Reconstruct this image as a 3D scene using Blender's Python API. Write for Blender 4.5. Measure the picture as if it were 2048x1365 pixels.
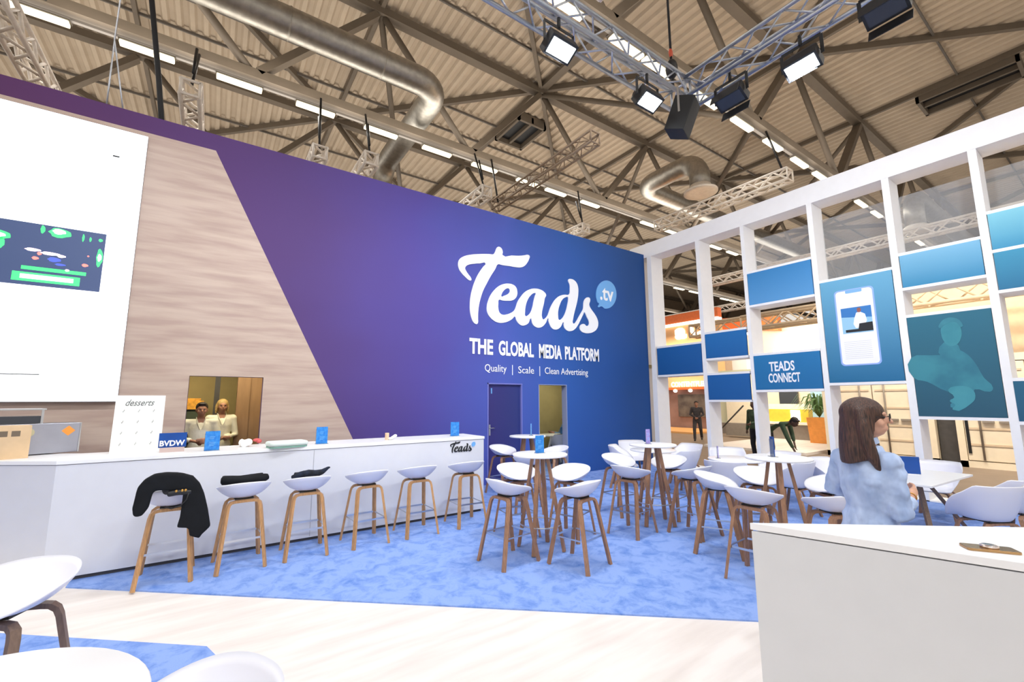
import bpy, bmesh, math, random
from mathutils import Vector, Matrix, Quaternion
PI=math.pi; R=math.radians
for o in list(bpy.data.objects): bpy.data.objects.remove(o)
SC=bpy.context.scene; COL=SC.collection
# ---------------------------------------------------------------- camera
F_PX=867.9; YAW=R(34.408); PITCH=R(7.78); ROLL=R(-0.228); CAMZ=1.70
cam_d=bpy.data.cameras.new('camera'); cam=bpy.data.objects.new('camera',cam_d); COL.objects.link(cam)
cam_d.sensor_fit='HORIZONTAL'; cam_d.sensor_width=36; cam_d.lens=36*F_PX/2048; cam_d.clip_end=400; cam_d.clip_start=.05
fw=Vector((math.sin(YAW)*math.cos(PITCH),math.cos(YAW)*math.cos(PITCH),math.sin(PITCH)))
rt=Vector((math.cos(YAW),-math.sin(YAW),0)); up=rt.cross(fw)
r2=math.cos(ROLL)*rt+math.sin(ROLL)*up; u2=-math.sin(ROLL)*rt+math.cos(ROLL)*up
cam.matrix_world=Matrix(((r2.x,u2.x,-fw.x,0),(r2.y,u2.y,-fw.y,0),(r2.z,u2.z,-fw.z,CAMZ),(0,0,0,1)))
SC.camera=cam
# ---------------------------------------------------------------- world, exposure
SC.view_settings.view_transform='Standard'; SC.view_settings.look='None'; SC.view_settings.exposure=0.0; SC.view_settings.gamma=1
SC.view_settings.use_curve_mapping=False
w=bpy.data.worlds.new('hall_world'); SC.world=w; w.use_nodes=True
w.node_tree.nodes['Background'].inputs[0].default_value=(1.0,.93,.85,1); w.node_tree.nodes['Background'].inputs[1].default_value=0.85
def area(name,loc,target,sx,sy,power,col=(1,1,1),spread=PI):
    l=bpy.data.lights.new(name,'AREA'); l.shape='RECTANGLE'; l.size=sx; l.size_y=sy; l.energy=power; l.color=col; l.spread=spread
    o=bpy.data.objects.new(name,l); COL.objects.link(o); o.location=loc
    o.rotation_euler=(Vector(target)-Vector(loc)).to_track_quat('-Z','Y').to_euler(); return o
ROWS=[-7.78,-.48,6.82,14.12,21.5,28.8,36.1]
# the fluorescent rows of the hall: one lamp along each row
for i,y in enumerate(ROWS[:6]):
    area('row_lamp',(12,y,10.9),(12,y,0),60,.25,700,(1,.96,.91)); area('roof_fill',(12,y,11.04),(12,y,20),60,2.4,(500,800,1150,1900,1900,1900)[i],(1,.94,.85))  # the upward light is added fill to brighten the roof, no fixture
# the booth's flood lights, seen and added (their housings are built further down)
FLOODS=[((3.2,3.62,6.0),(2.6,6.2,1.0),62,1),((4.85,3.6,5.98),(5.0,6.0,.4),62,1),((5.95,2.05,5.98),(9.9,3.6,3.6),75,1),((5.9,2.95,6.05),None,0,0),((5.98,1.2,6.1),None,0,0),
  ((1.2,3.62,6.0),(1.6,7.7,2.2),58,1),((-.9,3.62,6.0),(-.8,7.7,2.0),52,1),((5.95,-.6,6.0),(9.9,1.0,3.4),75,1),((3.0,-.9,6.0),(3.6,3.4,.0),58,1),((.8,-.9,6.0),(1.2,3.6,.0),58,1),((-1.2,-.9,6.0),(-1.2,4.2,.0),52,1)]  # this line: floods out of view, added to light the booth
for p,t,e,on in FLOODS:
    if on: area('flood_lamp',(p[0],p[1],p[2]-.14),t,.30,.12,e,(.93,.97,1.0),R(150))
# ---------------------------------------------------------------- materials
def lin(c): return tuple((x/255/12.92 if x/255<=.04045 else ((x/255+.055)/1.055)**2.4) for x in c)
MATS={}
def mat(name,rgb,rough=.5,metal=0.,var=.0,scale=8.,stretch=(1,1,1),emit=0.,alpha=None,rgb2=None,bump=0.,spec=.5,detail=3.,lo=.35,hi=.65,trans=0.):
    if name in MATS: return MATS[name]
    m=bpy.data.materials.new(name); m.use_nodes=True; nt=m.node_tree; b=nt.nodes['Principled BSDF']
    c=lin(rgb); b.inputs['Base Color'].default_value=(*c,1); b.inputs['Roughness'].default_value=rough; b.inputs['Metallic'].default_value=metal
    b.inputs['Specular IOR Level'].default_value=spec
    if trans: b.inputs['Transmission Weight'].default_value=trans
    tc=nt.nodes.new('ShaderNodeTexCoord'); mp=nt.nodes.new('ShaderNodeMapping'); mp.inputs['Scale'].default_value=stretch
    ns=nt.nodes.new('ShaderNodeTexNoise'); ns.inputs['Scale'].default_value=scale; ns.inputs['Detail'].default_value=detail
    nt.links.new(tc.outputs['Object'],mp.inputs[0]); nt.links.new(mp.outputs[0],ns.inputs[0])
    if emit:
        b.inputs['Emission Color'].default_value=(*c,1); b.inputs['Emission Strength'].default_value=emit
    else:
        rp=nt.nodes.new('ShaderNodeValToRGB'); rp.color_ramp.elements[0].position=lo; rp.color_ramp.elements[1].position=hi
        c2=lin(rgb2) if rgb2 else tuple(min(1,x*(1+var)) for x in c); c1=c if rgb2 else tuple(x*(1-var) for x in c)
        rp.color_ramp.elements[0].color=(*c1,1); rp.color_ramp.elements[1].color=(*c2,1)
        nt.links.new(ns.outputs[0],rp.inputs[0]); nt.links.new(rp.outputs[0],b.inputs['Base Color'])
    if bump:
        bp=nt.nodes.new('ShaderNodeBump'); bp.inputs['Strength'].default_value=bump; bp.inputs['Distance'].default_value=.03
        nt.links.new(ns.outputs[0],bp.inputs['Height']); nt.links.new(bp.outputs[0],b.inputs['Normal'])
    MATS[name]=m; return m
def grad_mat(name,stops,axis,a,b_,rough=.5,var=None):
    """print with colour changing along one object axis: stops=[(t,rgb)], t=(coord-a)/(b-a)"""
    m=bpy.data.materials.new(name); m.use_nodes=True; nt=m.node_tree; b=nt.nodes['Principled BSDF']; b.inputs['Roughness'].default_value=rough
    tc=nt.nodes.new('ShaderNodeTexCoord'); sx=nt.nodes.new('ShaderNodeSeparateXYZ'); nt.links.new(tc.outputs['Object'],sx.inputs[0])
    val=sx.outputs[axis]
    if var:
        ns=nt.nodes.new('ShaderNodeTexNoise'); ns.inputs['Scale'].default_value=var[1]; mp=nt.nodes.new('ShaderNodeMapping'); mp.inputs['Scale'].default_value=var[2]
        nt.links.new(tc.outputs['Object'],mp.inputs[0]); nt.links.new(mp.outputs[0],ns.inputs[0])
        mm=nt.nodes.new('ShaderNodeMath'); mm.operation='MULTIPLY_ADD'; nt.links.new(ns.outputs[0],mm.inputs[0]); mm.inputs[1].default_value=var[0]; nt.links.new(val,mm.inputs[2]); val=mm.outputs[0]
    mr=nt.nodes.new('ShaderNodeMapRange'); nt.links.new(val,mr.inputs[0]); mr.inputs[1].default_value=a; mr.inputs[2].default_value=b_
    rp=nt.nodes.new('ShaderNodeValToRGB'); e=rp.color_ramp.elements
    while len(e)<len(stops): e.new(.5)
    for i,(t,c) in enumerate(sorted(stops)): e[i].position=t; e[i].color=(*lin(c),1)
    nt.links.new(mr.outputs[0],rp.inputs[0]); nt.links.new(rp.outputs[0],b.inputs['Base Color']); return m
M=dict(
 white=mat('white_laminate',(236,237,240),.35,var=.01), counter=mat('counter_panel',(212,214,222),.45,var=.01),
 whiteshell=mat('white_shell_plastic',(226,227,238),.35), lat=mat('lattice_white_paint',(240,240,242),.5,var=.01),
 oak=mat('oak_veneer',(186,140,92),.45,var=.16,scale=30,stretch=(3,3,.3)), walnut=mat('soaped_oak',(156,116,88),.45,var=.16,scale=30,stretch=(3,3,.3)),
 darkoak=mat('smoked_oak',(120,98,84),.5,var=.15,scale=30,stretch=(3,3,.3)),
 steel=mat('brushed_steel',(205,208,212),.28,1.), blackpl=mat('black_plastic',(24,25,28),.5), blackfab=mat('black_cloth',(11,14,19),.8,var=.25,scale=9,bump=.3,spec=.3),
 blue=mat('leaflet_blue',(20,112,205),.3,rgb2=(60,146,222),scale=30), navy=mat('sign_navy',(10,70,150),.35,var=.08), darkglass=mat('dark_glass',(60,64,72),.2),
 wood_floor=mat('pale_plank_floor',(217,209,204),.5,rgb2=(233,227,223),scale=2.2,stretch=(.5,3.2,1),detail=7,lo=.3,hi=.62),
 clad=mat('pink_oak_cladding',(172,149,138),.65,rgb2=(192,172,159),scale=4.6,stretch=(.26,1,2.2),detail=11,lo=.34,hi=.64),
 hallfloor=mat('hall_floor',(128,112,98),.6,var=.06,scale=2), deck=mat('roof_deck',(176,160,140),.7,var=.04,scale=1.5),
 beam=mat('roof_steel',(98,87,74),.6,var=.06,scale=2), rail=mat('lamp_rail',(92,86,80),.5),
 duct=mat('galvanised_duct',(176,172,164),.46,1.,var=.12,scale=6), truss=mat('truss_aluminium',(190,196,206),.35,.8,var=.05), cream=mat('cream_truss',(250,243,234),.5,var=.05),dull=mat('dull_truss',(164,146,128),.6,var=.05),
 tube=mat('fluorescent_tube',(255,241,205),emit=2.6), lens=mat('flood_lens',(235,246,255),emit=14.),
 skin=mat('skin',(206,158,134),.55,var=.05,scale=20), skin2=mat('skin_tan',(164,116,94),.55,var=.05,scale=20), skin3=mat('skin_dark',(96,72,62),.6,var=.05,scale=20),
 hair=mat('brown_hair',(34,21,20),.42,rgb2=(88,58,46),scale=26,stretch=(6,6,.35),bump=.35,detail=4), blond=mat('blonde_hair',(180,150,96),.6,var=.2,scale=30), dark=mat('dark_hair',(38,30,28),.6,var=.2,scale=30),
 shirt=mat('light_blue_shirt',(150,172,212),.85,rgb2=(184,202,234),scale=9,bump=1.0,detail=3,stretch=(1,1,.5)), wshirt=mat('white_shirt',(226,222,206),.85,var=.06,scale=9,bump=.4), green=mat('dark_green_jumper',(62,82,62),.9,var=.15,scale=10,bump=.3),
 darkcl=mat('charcoal_clothes',(62,58,60),.9,var=.15,scale=10), jeans=mat('dark_trousers',(34,38,52),.9,var=.15,scale=10), gold=mat('gold',(220,170,90),.3,1.),
 darkdoor=grad_mat('indigo_door',[(0,(48,42,112)),(1,(38,52,118))],0,4.7,5.6,.5), plum=None,
 olive=mat('olive_room_wall',(176,160,110),.7,var=.05,scale=3), brown=mat('brown_panel',(150,118,88),.6,var=.08,scale=4,stretch=(4,4,.6)), greydark=mat('dark_grey',(70,68,68),.6,var=.1),
 ccream=mat('container_cream',(238,224,200),.5,var=.02), orange=mat('booth_orange',(236,120,60),.5,var=.04), yellow=mat('yellow_counter',(240,205,70),.45,var=.04), sky=mat('pale_blue_panel',(170,208,232),.5,var=.03),
 cardboard=mat('cardboard',(214,184,146),.8,var=.05), orangep=mat('terracotta_planter',(230,150,70),.6,var=.06), leaf=mat('palm_leaf',(86,120,66),.6,var=.3,scale=12), grey=mat('grey_stucco',(140,130,120),.7,var=.05),
 letter=mat('white_lettering',(244,245,250),.5), blackl=mat('black_lettering',(24,28,34),.5), lblue=mat('logo_light_blue',(110,172,232),.5), sage=mat('sage_cover',(214,226,220),.6,var=.03), sagedark=mat('sage_edge',(120,160,146),.6),
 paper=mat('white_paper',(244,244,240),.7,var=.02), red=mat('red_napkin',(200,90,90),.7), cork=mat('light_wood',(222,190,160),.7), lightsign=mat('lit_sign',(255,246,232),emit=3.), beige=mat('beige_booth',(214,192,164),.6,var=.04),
 copper=mat('copper_phone',(176,140,96),.25,.85,var=.05), silver=mat('silver_logo',(225,215,212),.2,1.), midgrey=mat('mid_grey',(150,150,156),.5,var=.05), cable=mat('black_cable',(30,34,40),.6),
)
# ---------------------------------------------------------------- mesh helpers
class MB:
    def __init__(s): s.v=[]; s.f=[]; s.smooth=[]
    def add(s,vs,fs,sm=False):
        n=len(s.v); s.v+= [tuple(v) for v in vs]; s.f+=[tuple(i+n for i in f) for f in fs]; s.smooth+=[sm]*len(fs); return s
    def box(s,c,d,rz=0,mx=None):
        x,y,z=d[0]/2,d[1]/2,d[2]/2; vs=[Vector((a*x,b*y,e*z)) for a in (-1,1) for b in (-1,1) for e in (-1,1)]
        Q=mx if mx else Matrix.Rotation(rz,3,'Z'); vs=[Q@v+Vector(c) for v in vs]
        return s.add(vs,[(0,1,3,2),(4,6,7,5),(0,4,5,1),(2,3,7,6),(0,2,6,4),(1,5,7,3)])
    def bx(s,x0,x1,y0,y1,z0,z1): return s.box(((x0+x1)/2,(y0+y1)/2,(z0+z1)/2),(abs(x1-x0),abs(y1-y0),abs(z1-z0)))
    def sweep(s,path,sec,upv=(0,0,1),closed=False,sm=False,scales=None):
        P=[Vector(p) for p in path]; n=len(P); m=len(sec); vs=[]; prevN=None
        for i,p in enumerate(P):
            a=P[i-1] if (i>0 or closed) else p; b=P[(i+1)%n] if (i<n-1 or closed) else p
            t=(b-a).normalized(); 
            if prevN is None:
                u=Vector(upv); 
                if abs(t.dot(u))>.95: u=Vector((1,0,0)) if abs(t.x)<.9 else Vector((0,1,0))
                nn=(u-t*u.dot(t)).normalized()
            else:
                nn=(prevN-t*prevN.dot(t)).normalized()
            prevN=nn; bb=t.cross(nn); k=scales[i] if scales else 1
            vs+=[p+bb*(q[0]*k)+nn*(q[1]*k) for q in sec]
        fs=[]
        for i in range(n if closed else n-1):
            j=(i+1)%n
            for k in range(m): fs.append((i*m+k,i*m+(k+1)%m,j*m+(k+1)%m,j*m+k))
        if not closed: fs+=[tuple(range(m))[::-1],tuple(range((n-1)*m,n*m))]
        return s.add(vs,fs,sm)
    def tube(s,path,r,n=10,closed=False,scales=None,sm=True): return s.sweep(path,[(r*math.cos(2*PI*k/n),r*math.sin(2*PI*k/n)) for k in range(n)],closed=closed,sm=sm,scales=scales)
    def beam(s,p,q,w_,h,upv=(0,0,1)): return s.sweep([p,q],[(-w_/2,-h/2),(w_/2,-h/2),(w_/2,h/2),(-w_/2,h/2)],upv)
    def lathe(s,prof,c=(0,0,0),n=32,sm=True):
        vs=[];m=len(prof)
        for k in range(n):
            a=2*PI*k/n
            for r,z in prof: vs.append((c[0]+r*math.cos(a),c[1]+r*math.sin(a),c[2]+z))
        fs=[]
        for k in range(n):
            j=(k+1)%n
            for i in range(m-1): fs.append((k*m+i,j*m+i,j*m+i+1,k*m+i+1))
        if prof[0][0]>1e-5: fs.append(tuple(k*m for k in range(n))[::-1])
        if prof[-1][0]>1e-5: fs.append(tuple(k*m+m-1 for k in range(n)))
        return s.add(vs,fs,sm)
    def prism(s,poly,z0,z1,mx=None):
        n=len(poly); vs=[Vector((x,y,z0)) for x,y in poly]+[Vector((x,y,z1)) for x,y in poly]
        if mx: vs=[mx@v for v in vs]
        return s.add(vs,[tuple(range(n))[::-1],tuple(range(n,2*n))]+[(i,(i+1)%n,n+(i+1)%n,n+i) for i in range(n)])
    def sphere(s,c,r,n=12,m=8,mx=None):
        rr=r if hasattr(r,'__len__') else (r,r,r); vs=[];fs=[]
        for i in range(m+1):
            ph=PI*i/m
            for k in range(n):
                v=Vector((rr[0]*math.sin(ph)*math.cos(2*PI*k/n),rr[1]*math.sin(ph)*math.sin(2*PI*k/n),rr[2]*math.cos(ph)))
                if mx: v=mx@v
                vs.append(v+Vector(c))
        for i in range(m):
            for k in range(n): fs.append((i*n+k,(i+1)*n+k,(i+1)*n+(k+1)%n,i*n+(k+1)%n))
        return s.add(vs,fs,True)
    def mesh(s,name,m,bevel=0):
        me=bpy.data.meshes.new(name); me.from_pydata(s.v,[],s.f); me.update()
        for p,sm in zip(me.polygons,s.smooth): p.use_smooth=sm
        bm=bmesh.new(); bm.from_mesh(me); bmesh.ops.remove_doubles(bm,verts=bm.verts,dist=1e-6); bmesh.ops.dissolve_degenerate(bm,dist=1e-6,edges=bm.edges); bmesh.ops.recalc_face_normals(bm,faces=bm.faces)
        bm.to_mesh(me); bm.free()
        me.materials.append(m); return me
def obj(name,mb,m,parent=None,loc=None,rz=None,bevel=0,label=None):
    me=mb.mesh(name,m) if isinstance(mb,MB) else mb
    o=bpy.data.objects.new(name,me); COL.objects.link(o)
    if parent: o.parent=parent
    if loc: o.location=loc
    if rz is not None: o.rotation_euler=(0,0,rz)
    if bevel:
        b=o.modifiers.new('bevel','BEVEL'); b.width=bevel; b.segments=2; b.limit_method='ANGLE'
    if label: o['label']=label
    return o
def thing(name,label,cat,loc=(0,0,0),rz=0,group=None):
    o=bpy.data.objects.new(name,None); o.empty_display_size=.1; COL.objects.link(o); o.location=loc; o.rotation_euler=(0,0,rz); o['label']=label; o['category']=cat
    if group: o['group']=group
    return o
def tag(o,label,cat,group=None):
    o['label']=label; o['category']=cat
    if group: o['group']=group
    return o
def struct(name,mb,m,**k):
    o=obj(name,mb,m,**k); o['kind']='structure'; return o
def dup(root,loc,rz,label,group=None):
    r=root.copy(); COL.objects.link(r); r.location=loc; r.rotation_euler=(0,0,rz); r['label']=label
    if group: r['group']=group
    def rec(a,b):
        for ch in list(a.children):
            c=ch.copy(); COL.objects.link(c); c.parent=b; rec(ch,c)
    rec(root,r); return r
def text(s,name,m,parent,mx,width,height,bold=0.0,ext=.006,shear=0,space=1.0):
    """lettering fitted to width x height, lower left corner at the origin of mx (local x right, y up)"""
    cu=bpy.data.curves.new(name,'FONT'); cu.body=s; cu.size=1; cu.offset=bold; cu.extrude=.01; cu.shear=shear; cu.resolution_u=3; cu.space_character=space
    to=bpy.data.objects.new(name,cu); COL.objects.link(to); bpy.context.view_layer.update()
    me=bpy.data.meshes.new_from_object(to.evaluated_get(bpy.context.evaluated_depsgraph_get())); bpy.data.objects.remove(to)
    xs=[v.co.x for v in me.vertices]; ys=[v.co.y for v in me.vertices]; x0,x1,y0,y1=min(xs),max(xs),min(ys),max(ys)
    for v in me.vertices:
        c=v.co; v.co=mx@Vector(((c.x-x0)/(x1-x0)*width,(c.y-y0)/(y1-y0)*height,c.z/.01*ext/2))
    me.materials.clear(); me.materials.append(m); o=bpy.data.objects.new(name,me); COL.objects.link(o); o.parent=parent; return o
def outline(loops,name,m,parent,mx,ext=.006,smooth=True):
    """flat lettering from traced outlines (first loop outer, others holes), local x,y of mx"""
    cu=bpy.data.curves.new(name,'CURVE'); cu.dimensions='2D'; cu.fill_mode='BOTH'; cu.extrude=ext/2; cu.resolution_u=3
    for L in loops:
        sp=cu.splines.new('BEZIER' if smooth else 'POLY')
        if smooth:
            sp.bezier_points.add(len(L)-1)
            for b,(x,y) in zip(sp.bezier_points,L): b.co=(x,y,0); b.handle_left_type=b.handle_right_type='AUTO'
        else:
            sp.points.add(len(L)-1)
            for b,(x,y) in zip(sp.points,L): b.co=(x,y,0,1)
        sp.use_cyclic_u=True
    to=bpy.data.objects.new(name,cu); COL.objects.link(to); bpy.context.view_layer.update()
    me=bpy.data.meshes.new_from_object(to.evaluated_get(bpy.context.evaluated_depsgraph_get())); bpy.data.objects.remove(to)
    me.transform(mx); me.materials.clear(); me.materials.append(m); o=bpy.data.objects.new(name,me); COL.objects.link(o); o.parent=parent; return o
def fuse(mb,name,m,parent,voxel=.01,smooth=4,loc=None):
    """one continuous surface from overlapping pieces"""
    me=mb.mesh(name,m); o=bpy.data.objects.new(name,me); COL.objects.link(o)
    r=o.modifiers.new('r','REMESH'); r.mode='VOXEL'; r.voxel_size=voxel; r.use_smooth_shade=True
    if smooth: k=o.modifiers.new('s','SMOOTH'); k.iterations=smooth; k.factor=.5
    bpy.context.view_layer.update(); me2=bpy.data.meshes.new_from_object(o.evaluated_get(bpy.context.evaluated_depsgraph_get()))
    o.modifiers.clear(); o.data=me2
    if not me2.materials: me2.materials.append(m)
    o.parent=parent
    if loc: o.location=loc
    return o
WX=lambda y: Matrix(((1,0,0,0),(0,0,1,y),(0,1,0,0),(0,0,0,1)))      # writes (x,y)->(x, y, z) on a wall facing -y
def onlat(yl,zb,x): return Matrix(((0,0,-1,x),(-1,0,0,yl),(0,1,0,zb),(0,0,0,1)))  # on a face looking to -x, text running to -y
# ================================================================= the setting
YA=7.76; XB=9.9
struct('floor',MB().bx(-6,10.2,-6,7.76,-.06,0),M['wood_floor'])
# carpets: cut-pile, laid flush with the planks
carpet=bpy.data.materials.new('blue_carpet'); carpet.use_nodes=True; nt=carpet.node_tree; b=nt.nodes['Principled BSDF']; b.inputs['Roughness'].default_value=1; b.inputs['Specular IOR Level'].default_value=.1
tc=nt.nodes.new('ShaderNodeTexCoord'); n1=nt.nodes.new('ShaderNodeTexNoise'); n1.inputs['Scale'].default_value=5.5; n1.inputs['Detail'].default_value=8; n1.inputs['Roughness'].default_value=.72; n1.inputs['Distortion'].default_value=.5
n2=nt.nodes.new('ShaderNodeTexNoise'); n2.inputs['Scale'].default_value=120
rp=nt.nodes.new('ShaderNodeValToRGB'); rp.color_ramp.elements[0].position=.30; rp.color_ramp.elements[1].position=.54; rp.color_ramp.elements[0].color=(*lin((88,128,206)),1); rp.color_ramp.elements[1].color=(*lin((140,168,228)),1)
bp=nt.nodes.new('ShaderNodeBump'); bp.inputs['Strength'].default_value=.5; bp.inputs['Distance'].default_value=.01
nt.links.new(tc.outputs['Object'],n1.inputs[0]); nt.links.new(tc.outputs['Object'],n2.inputs[0]); nt.links.new(n1.outputs[0],rp.inputs[0]); nt.links.new(rp.outputs[0],b.inputs['Base Color']); nt.links.new(n2.outputs[0],bp.inputs['Height']); nt.links.new(bp.outputs[0],b.inputs['Normal'])
main=MB().prism([(-.99,5.85),(3.57,1.925),(7.2,-1.2),(9.9,-1.2),(9.9,7.76),(-.99,7.76)],0.0,.012)
tag(obj('carpet',main,carpet),'large mottled blue carpet under the bar stools and high tables','carpet')
tag(obj('carpet',MB().prism([(-5,7.7),(-4.3,7.7),(-1.16,4.99),(.093,3.91),(.186,3.61),(-.3,1.0),(-5,1.0)],0.0,.012),carpet),'small blue carpet in the lower left corner, cut with an angled end','carpet')
hf=MB(); hf.bx(10.2,90,-25,70,-.08,-.03); hf.bx(-30,10.2,7.76,70,-.08,-.03); hf.bx(-30,-6,-25,7.76,-.08,-.03); hf.bx(-6,10.2,-25,-6,-.08,-.03)
struct('floor',hf,M['hallfloor'])
# back wall with its openings
printm=grad_mat('purple_to_blue_print',[(0,(88,42,88)),(.2,(80,42,96)),(.38,(76,50,110)),(.54,(76,64,144)),(.68,(70,88,176)),(.82,(38,88,168)),(1,(18,70,134))],0,-3.3,9.98,.75,var=(1.3,.6,(1,1,1)))
WH=5.82; wx0,wx1=-6.0,9.9; T=.16
ops=[(-.297,.63,.98,2.067),(4.69,5.578,0,2.04),(6.03,6.868,0,2.04)]
wb=MB(); xs=[wx0]+[v for o in ops for v in o[:2]]+[wx1]
for i in range(0,len(xs),2): wb.bx(xs[i],xs[i+1],YA,YA+T,0,WH)
for a,b_,z0,z1 in ops:
    wb.bx(a,b_,YA,YA+T,z1,WH)
    if z0>0: wb.bx(a,b_,YA,YA+T,0,z0)
wall=struct('wall_back',wb,printm)
# wood-look cladding, 8 mm proud of the print, cut round the hatch
cl=MB(); y0=YA-.008
def quad(p): cl.prism(p,y0,YA,WX(0))
dx=lambda z: -.237+(5.554-z)*(2.026+.237)/(5.554-1.045)     # slanted edge
quad([(-6,2.067),(-6,5.54),(-.237,5.554),(dx(2.067),2.067)])
quad([(-6,0),(-6,2.067),(-.297,2.067),(-.297,0)]); quad([(-.297,0),(-.297,.98),(.63,.98),(.63,0)]); quad([(.63,0),(.63,2.067),(dx(2.067),2.067),(dx(0),0)])
obj('wood_cladding',cl,M['clad'],wall,label='pink-grey oak cladding')
# lettering on the wall
LT = [(4.277,4.189),(4.246,4.178),(4.154,4.225),(4.047,4.31),(3.985,4.397),(3.969,4.505),(4.003,4.595),(4.087,4.666),(4.241,4.732),(4.461,4.791),(4.72,4.841),(4.82,4.857),(4.87,4.932),(4.904,5.013),(4.948,5.052),(5.006,5.048),(5.05,5.003),(5.064,4.94),(5.057,4.885),(5.301,4.92),(5.516,4.954),(5.663,4.995),(5.756,5.022),(5.804,5.003),(5.788,4.925),(5.735,4.828),(5.653,4.737),(5.569,4.691),(5.442,4.669),(5.23,4.662),(5.057,4.65),(4.938,4.649),(4.871,4.535),(4.755,4.356),(4.658,4.182),(4.562,3.997),(4.506,3.835),(4.469,3.69),(4.448,3.521),(4.446,3.382),(4.447,3.313),(4.425,3.275),(4.394,3.272),(4.341,3.303),(4.291,3.393),(4.26,3.513),(4.252,3.663),(4.265,3.831),(4.304,4.003),(4.371,4.195),(4.464,4.38),(4.575,4.542),(4.623,4.614),(4.494,4.591),(4.336,4.554),(4.212,4.512),(4.145,4.461),(4.13,4.416),(4.152,4.37),(4.214,4.296),(4.271,4.235)]
LE = [(4.66,3.657),(4.692,3.802),(4.756,3.939),(4.855,4.067),(4.972,4.171),(5.09,4.23),(5.211,4.257),(5.333,4.252),(5.414,4.207),(5.449,4.122),(5.445,4.032),(5.402,3.952),(5.314,3.89),(5.193,3.866),(5.056,3.854),(4.962,3.857),(4.948,3.777),(4.948,3.662),(4.982,3.575),(5.056,3.54),(5.157,3.557),(5.261,3.597),(5.365,3.667),(5.408,3.746),(5.455,3.87),(5.545,4.001),(5.654,4.121),(5.802,4.212),(5.953,4.252),(6.105,4.249),(6.22,4.209),(6.277,4.145),(6.237,4.062),(6.207,3.934),(6.167,3.805),(6.142,3.695),(6.144,3.603),(6.178,3.554),(6.24,3.582),(6.307,3.651),(6.348,3.733),(6.389,3.831),(6.471,3.966),(6.574,4.09),(6.718,4.189),(6.864,4.231),(6.969,4.242),(7.012,4.278),(7.029,4.394),(7.02,4.524),(6.979,4.59),(6.989,4.631),(7.066,4.656),(7.173,4.64),(7.258,4.577),(7.299,4.483),(7.302,4.334),(7.271,4.164),(7.218,3.994),(7.156,3.824),(7.109,3.657),(7.097,3.559),(7.139,3.547),(7.205,3.602),(7.295,3.725),(7.387,3.849),(7.456,3.956),(7.469,4.057),(7.485,4.142),(7.546,4.227),(7.624,4.267),(7.691,4.253),(7.703,4.187),(7.667,4.098),(7.683,4.033),(7.748,3.957),(7.858,3.852),(7.945,3.726),(7.964,3.61),(7.912,3.488),(7.794,3.401),(7.634,3.351),(7.479,3.347),(7.362,3.383),(7.321,3.451),(7.345,3.518),(7.421,3.564),(7.487,3.564),(7.538,3.53),(7.597,3.535),(7.643,3.586),(7.633,3.671),(7.574,3.754),(7.519,3.848),(7.498,3.872),(7.451,3.807),(7.359,3.666),(7.267,3.527),(7.156,3.41),(7.028,3.351),(6.903,3.356),(6.822,3.421),(6.803,3.498),(6.805,3.546),(6.72,3.443),(6.638,3.373),(6.537,3.345),(6.438,3.37),(6.37,3.457),(6.336,3.546),(6.337,3.592),(6.265,3.493),(6.167,3.391),(6.052,3.344),(5.94,3.361),(5.867,3.423),(5.842,3.511),(5.831,3.54),(5.757,3.428),(5.665,3.368),(5.575,3.351),(5.487,3.386),(5.417,3.467),(5.382,3.537),(5.329,3.488),(5.225,3.419),(5.089,3.368),(4.955,3.355),(4.823,3.393),(4.725,3.467),(4.67,3.56)]
H1 = [(5.029,3.941),(5.039,4.006),(5.09,4.081),(5.159,4.134),(5.221,4.146),(5.249,4.115),(5.235,4.054),(5.176,4.005),(5.09,3.964)]
H2 = [(5.667,3.582),(5.661,3.671),(5.68,3.808),(5.733,3.95),(5.819,4.068),(5.932,4.144),(5.97,4.143),(5.95,4.085),(5.911,3.958),(5.872,3.801),(5.815,3.673),(5.74,3.599),(5.696,3.577)]
H3 = [(6.655,3.594),(6.633,3.67),(6.64,3.813),(6.692,3.962),(6.778,4.101),(6.883,4.169),(6.959,4.183),(6.966,4.125),(6.942,4.009),(6.896,3.858),(6.817,3.706),(6.724,3.611)]
BUB = [(7.979,4.174),(7.939,4.255),(7.922,4.346),(7.93,4.444),(7.963,4.541),(8.018,4.631),(8.092,4.708),(8.181,4.767),(8.279,4.804),(8.378,4.815),(8.473,4.8),(8.556,4.758),(8.621,4.694),(8.664,4.611),(8.681,4.516),(8.672,4.414),(8.636,4.314),(8.577,4.223),(8.499,4.147),(8.407,4.09),(8.309,4.058),(8.211,4.05),(8.102,4.094),(7.974,4.061),(8.024,4.153)]
COAT = [(-0.513,0.694),(-0.52,0.76),(-0.51,0.846),(-0.5,0.933),(-0.457,0.999),(-0.389,1.042),(-0.301,1.049),(-0.194,1.033),(-0.099,0.996),(-0.038,0.919),(0.002,0.821),(0.041,0.675),(0.074,0.512),(0.036,0.471),(0.006,0.444),(-0.003,0.414),(-0.039,0.429),(-0.087,0.451),(-0.097,0.525),(-0.189,0.537),(-0.17,0.631),(-0.162,0.868),(-0.197,0.876),(-0.302,0.884),(-0.383,0.893),(-0.393,0.841),(-0.407,0.745),(-0.444,0.684),(-0.485,0.673)]
mxw=WX(YA-.012)
lg=outline([LT],'logo_lettering',M['letter'],wall,mxw,.02); outline([LE,H1,H2,H3],'logo_lettering',M['letter'],wall,mxw,.02)
outline([BUB],'logo_bubble',M['lblue'],wall,mxw,.02)['label']='light blue speech bubble'
T_=lambda x,z,y=YA-.013: Matrix.Translation((x,0,z))@WX(y)
text('.tv','lettering',M['letter'],wall,T_(8.06,4.26,YA-.024),.50,.34,bold=.02,ext=.004)
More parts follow.
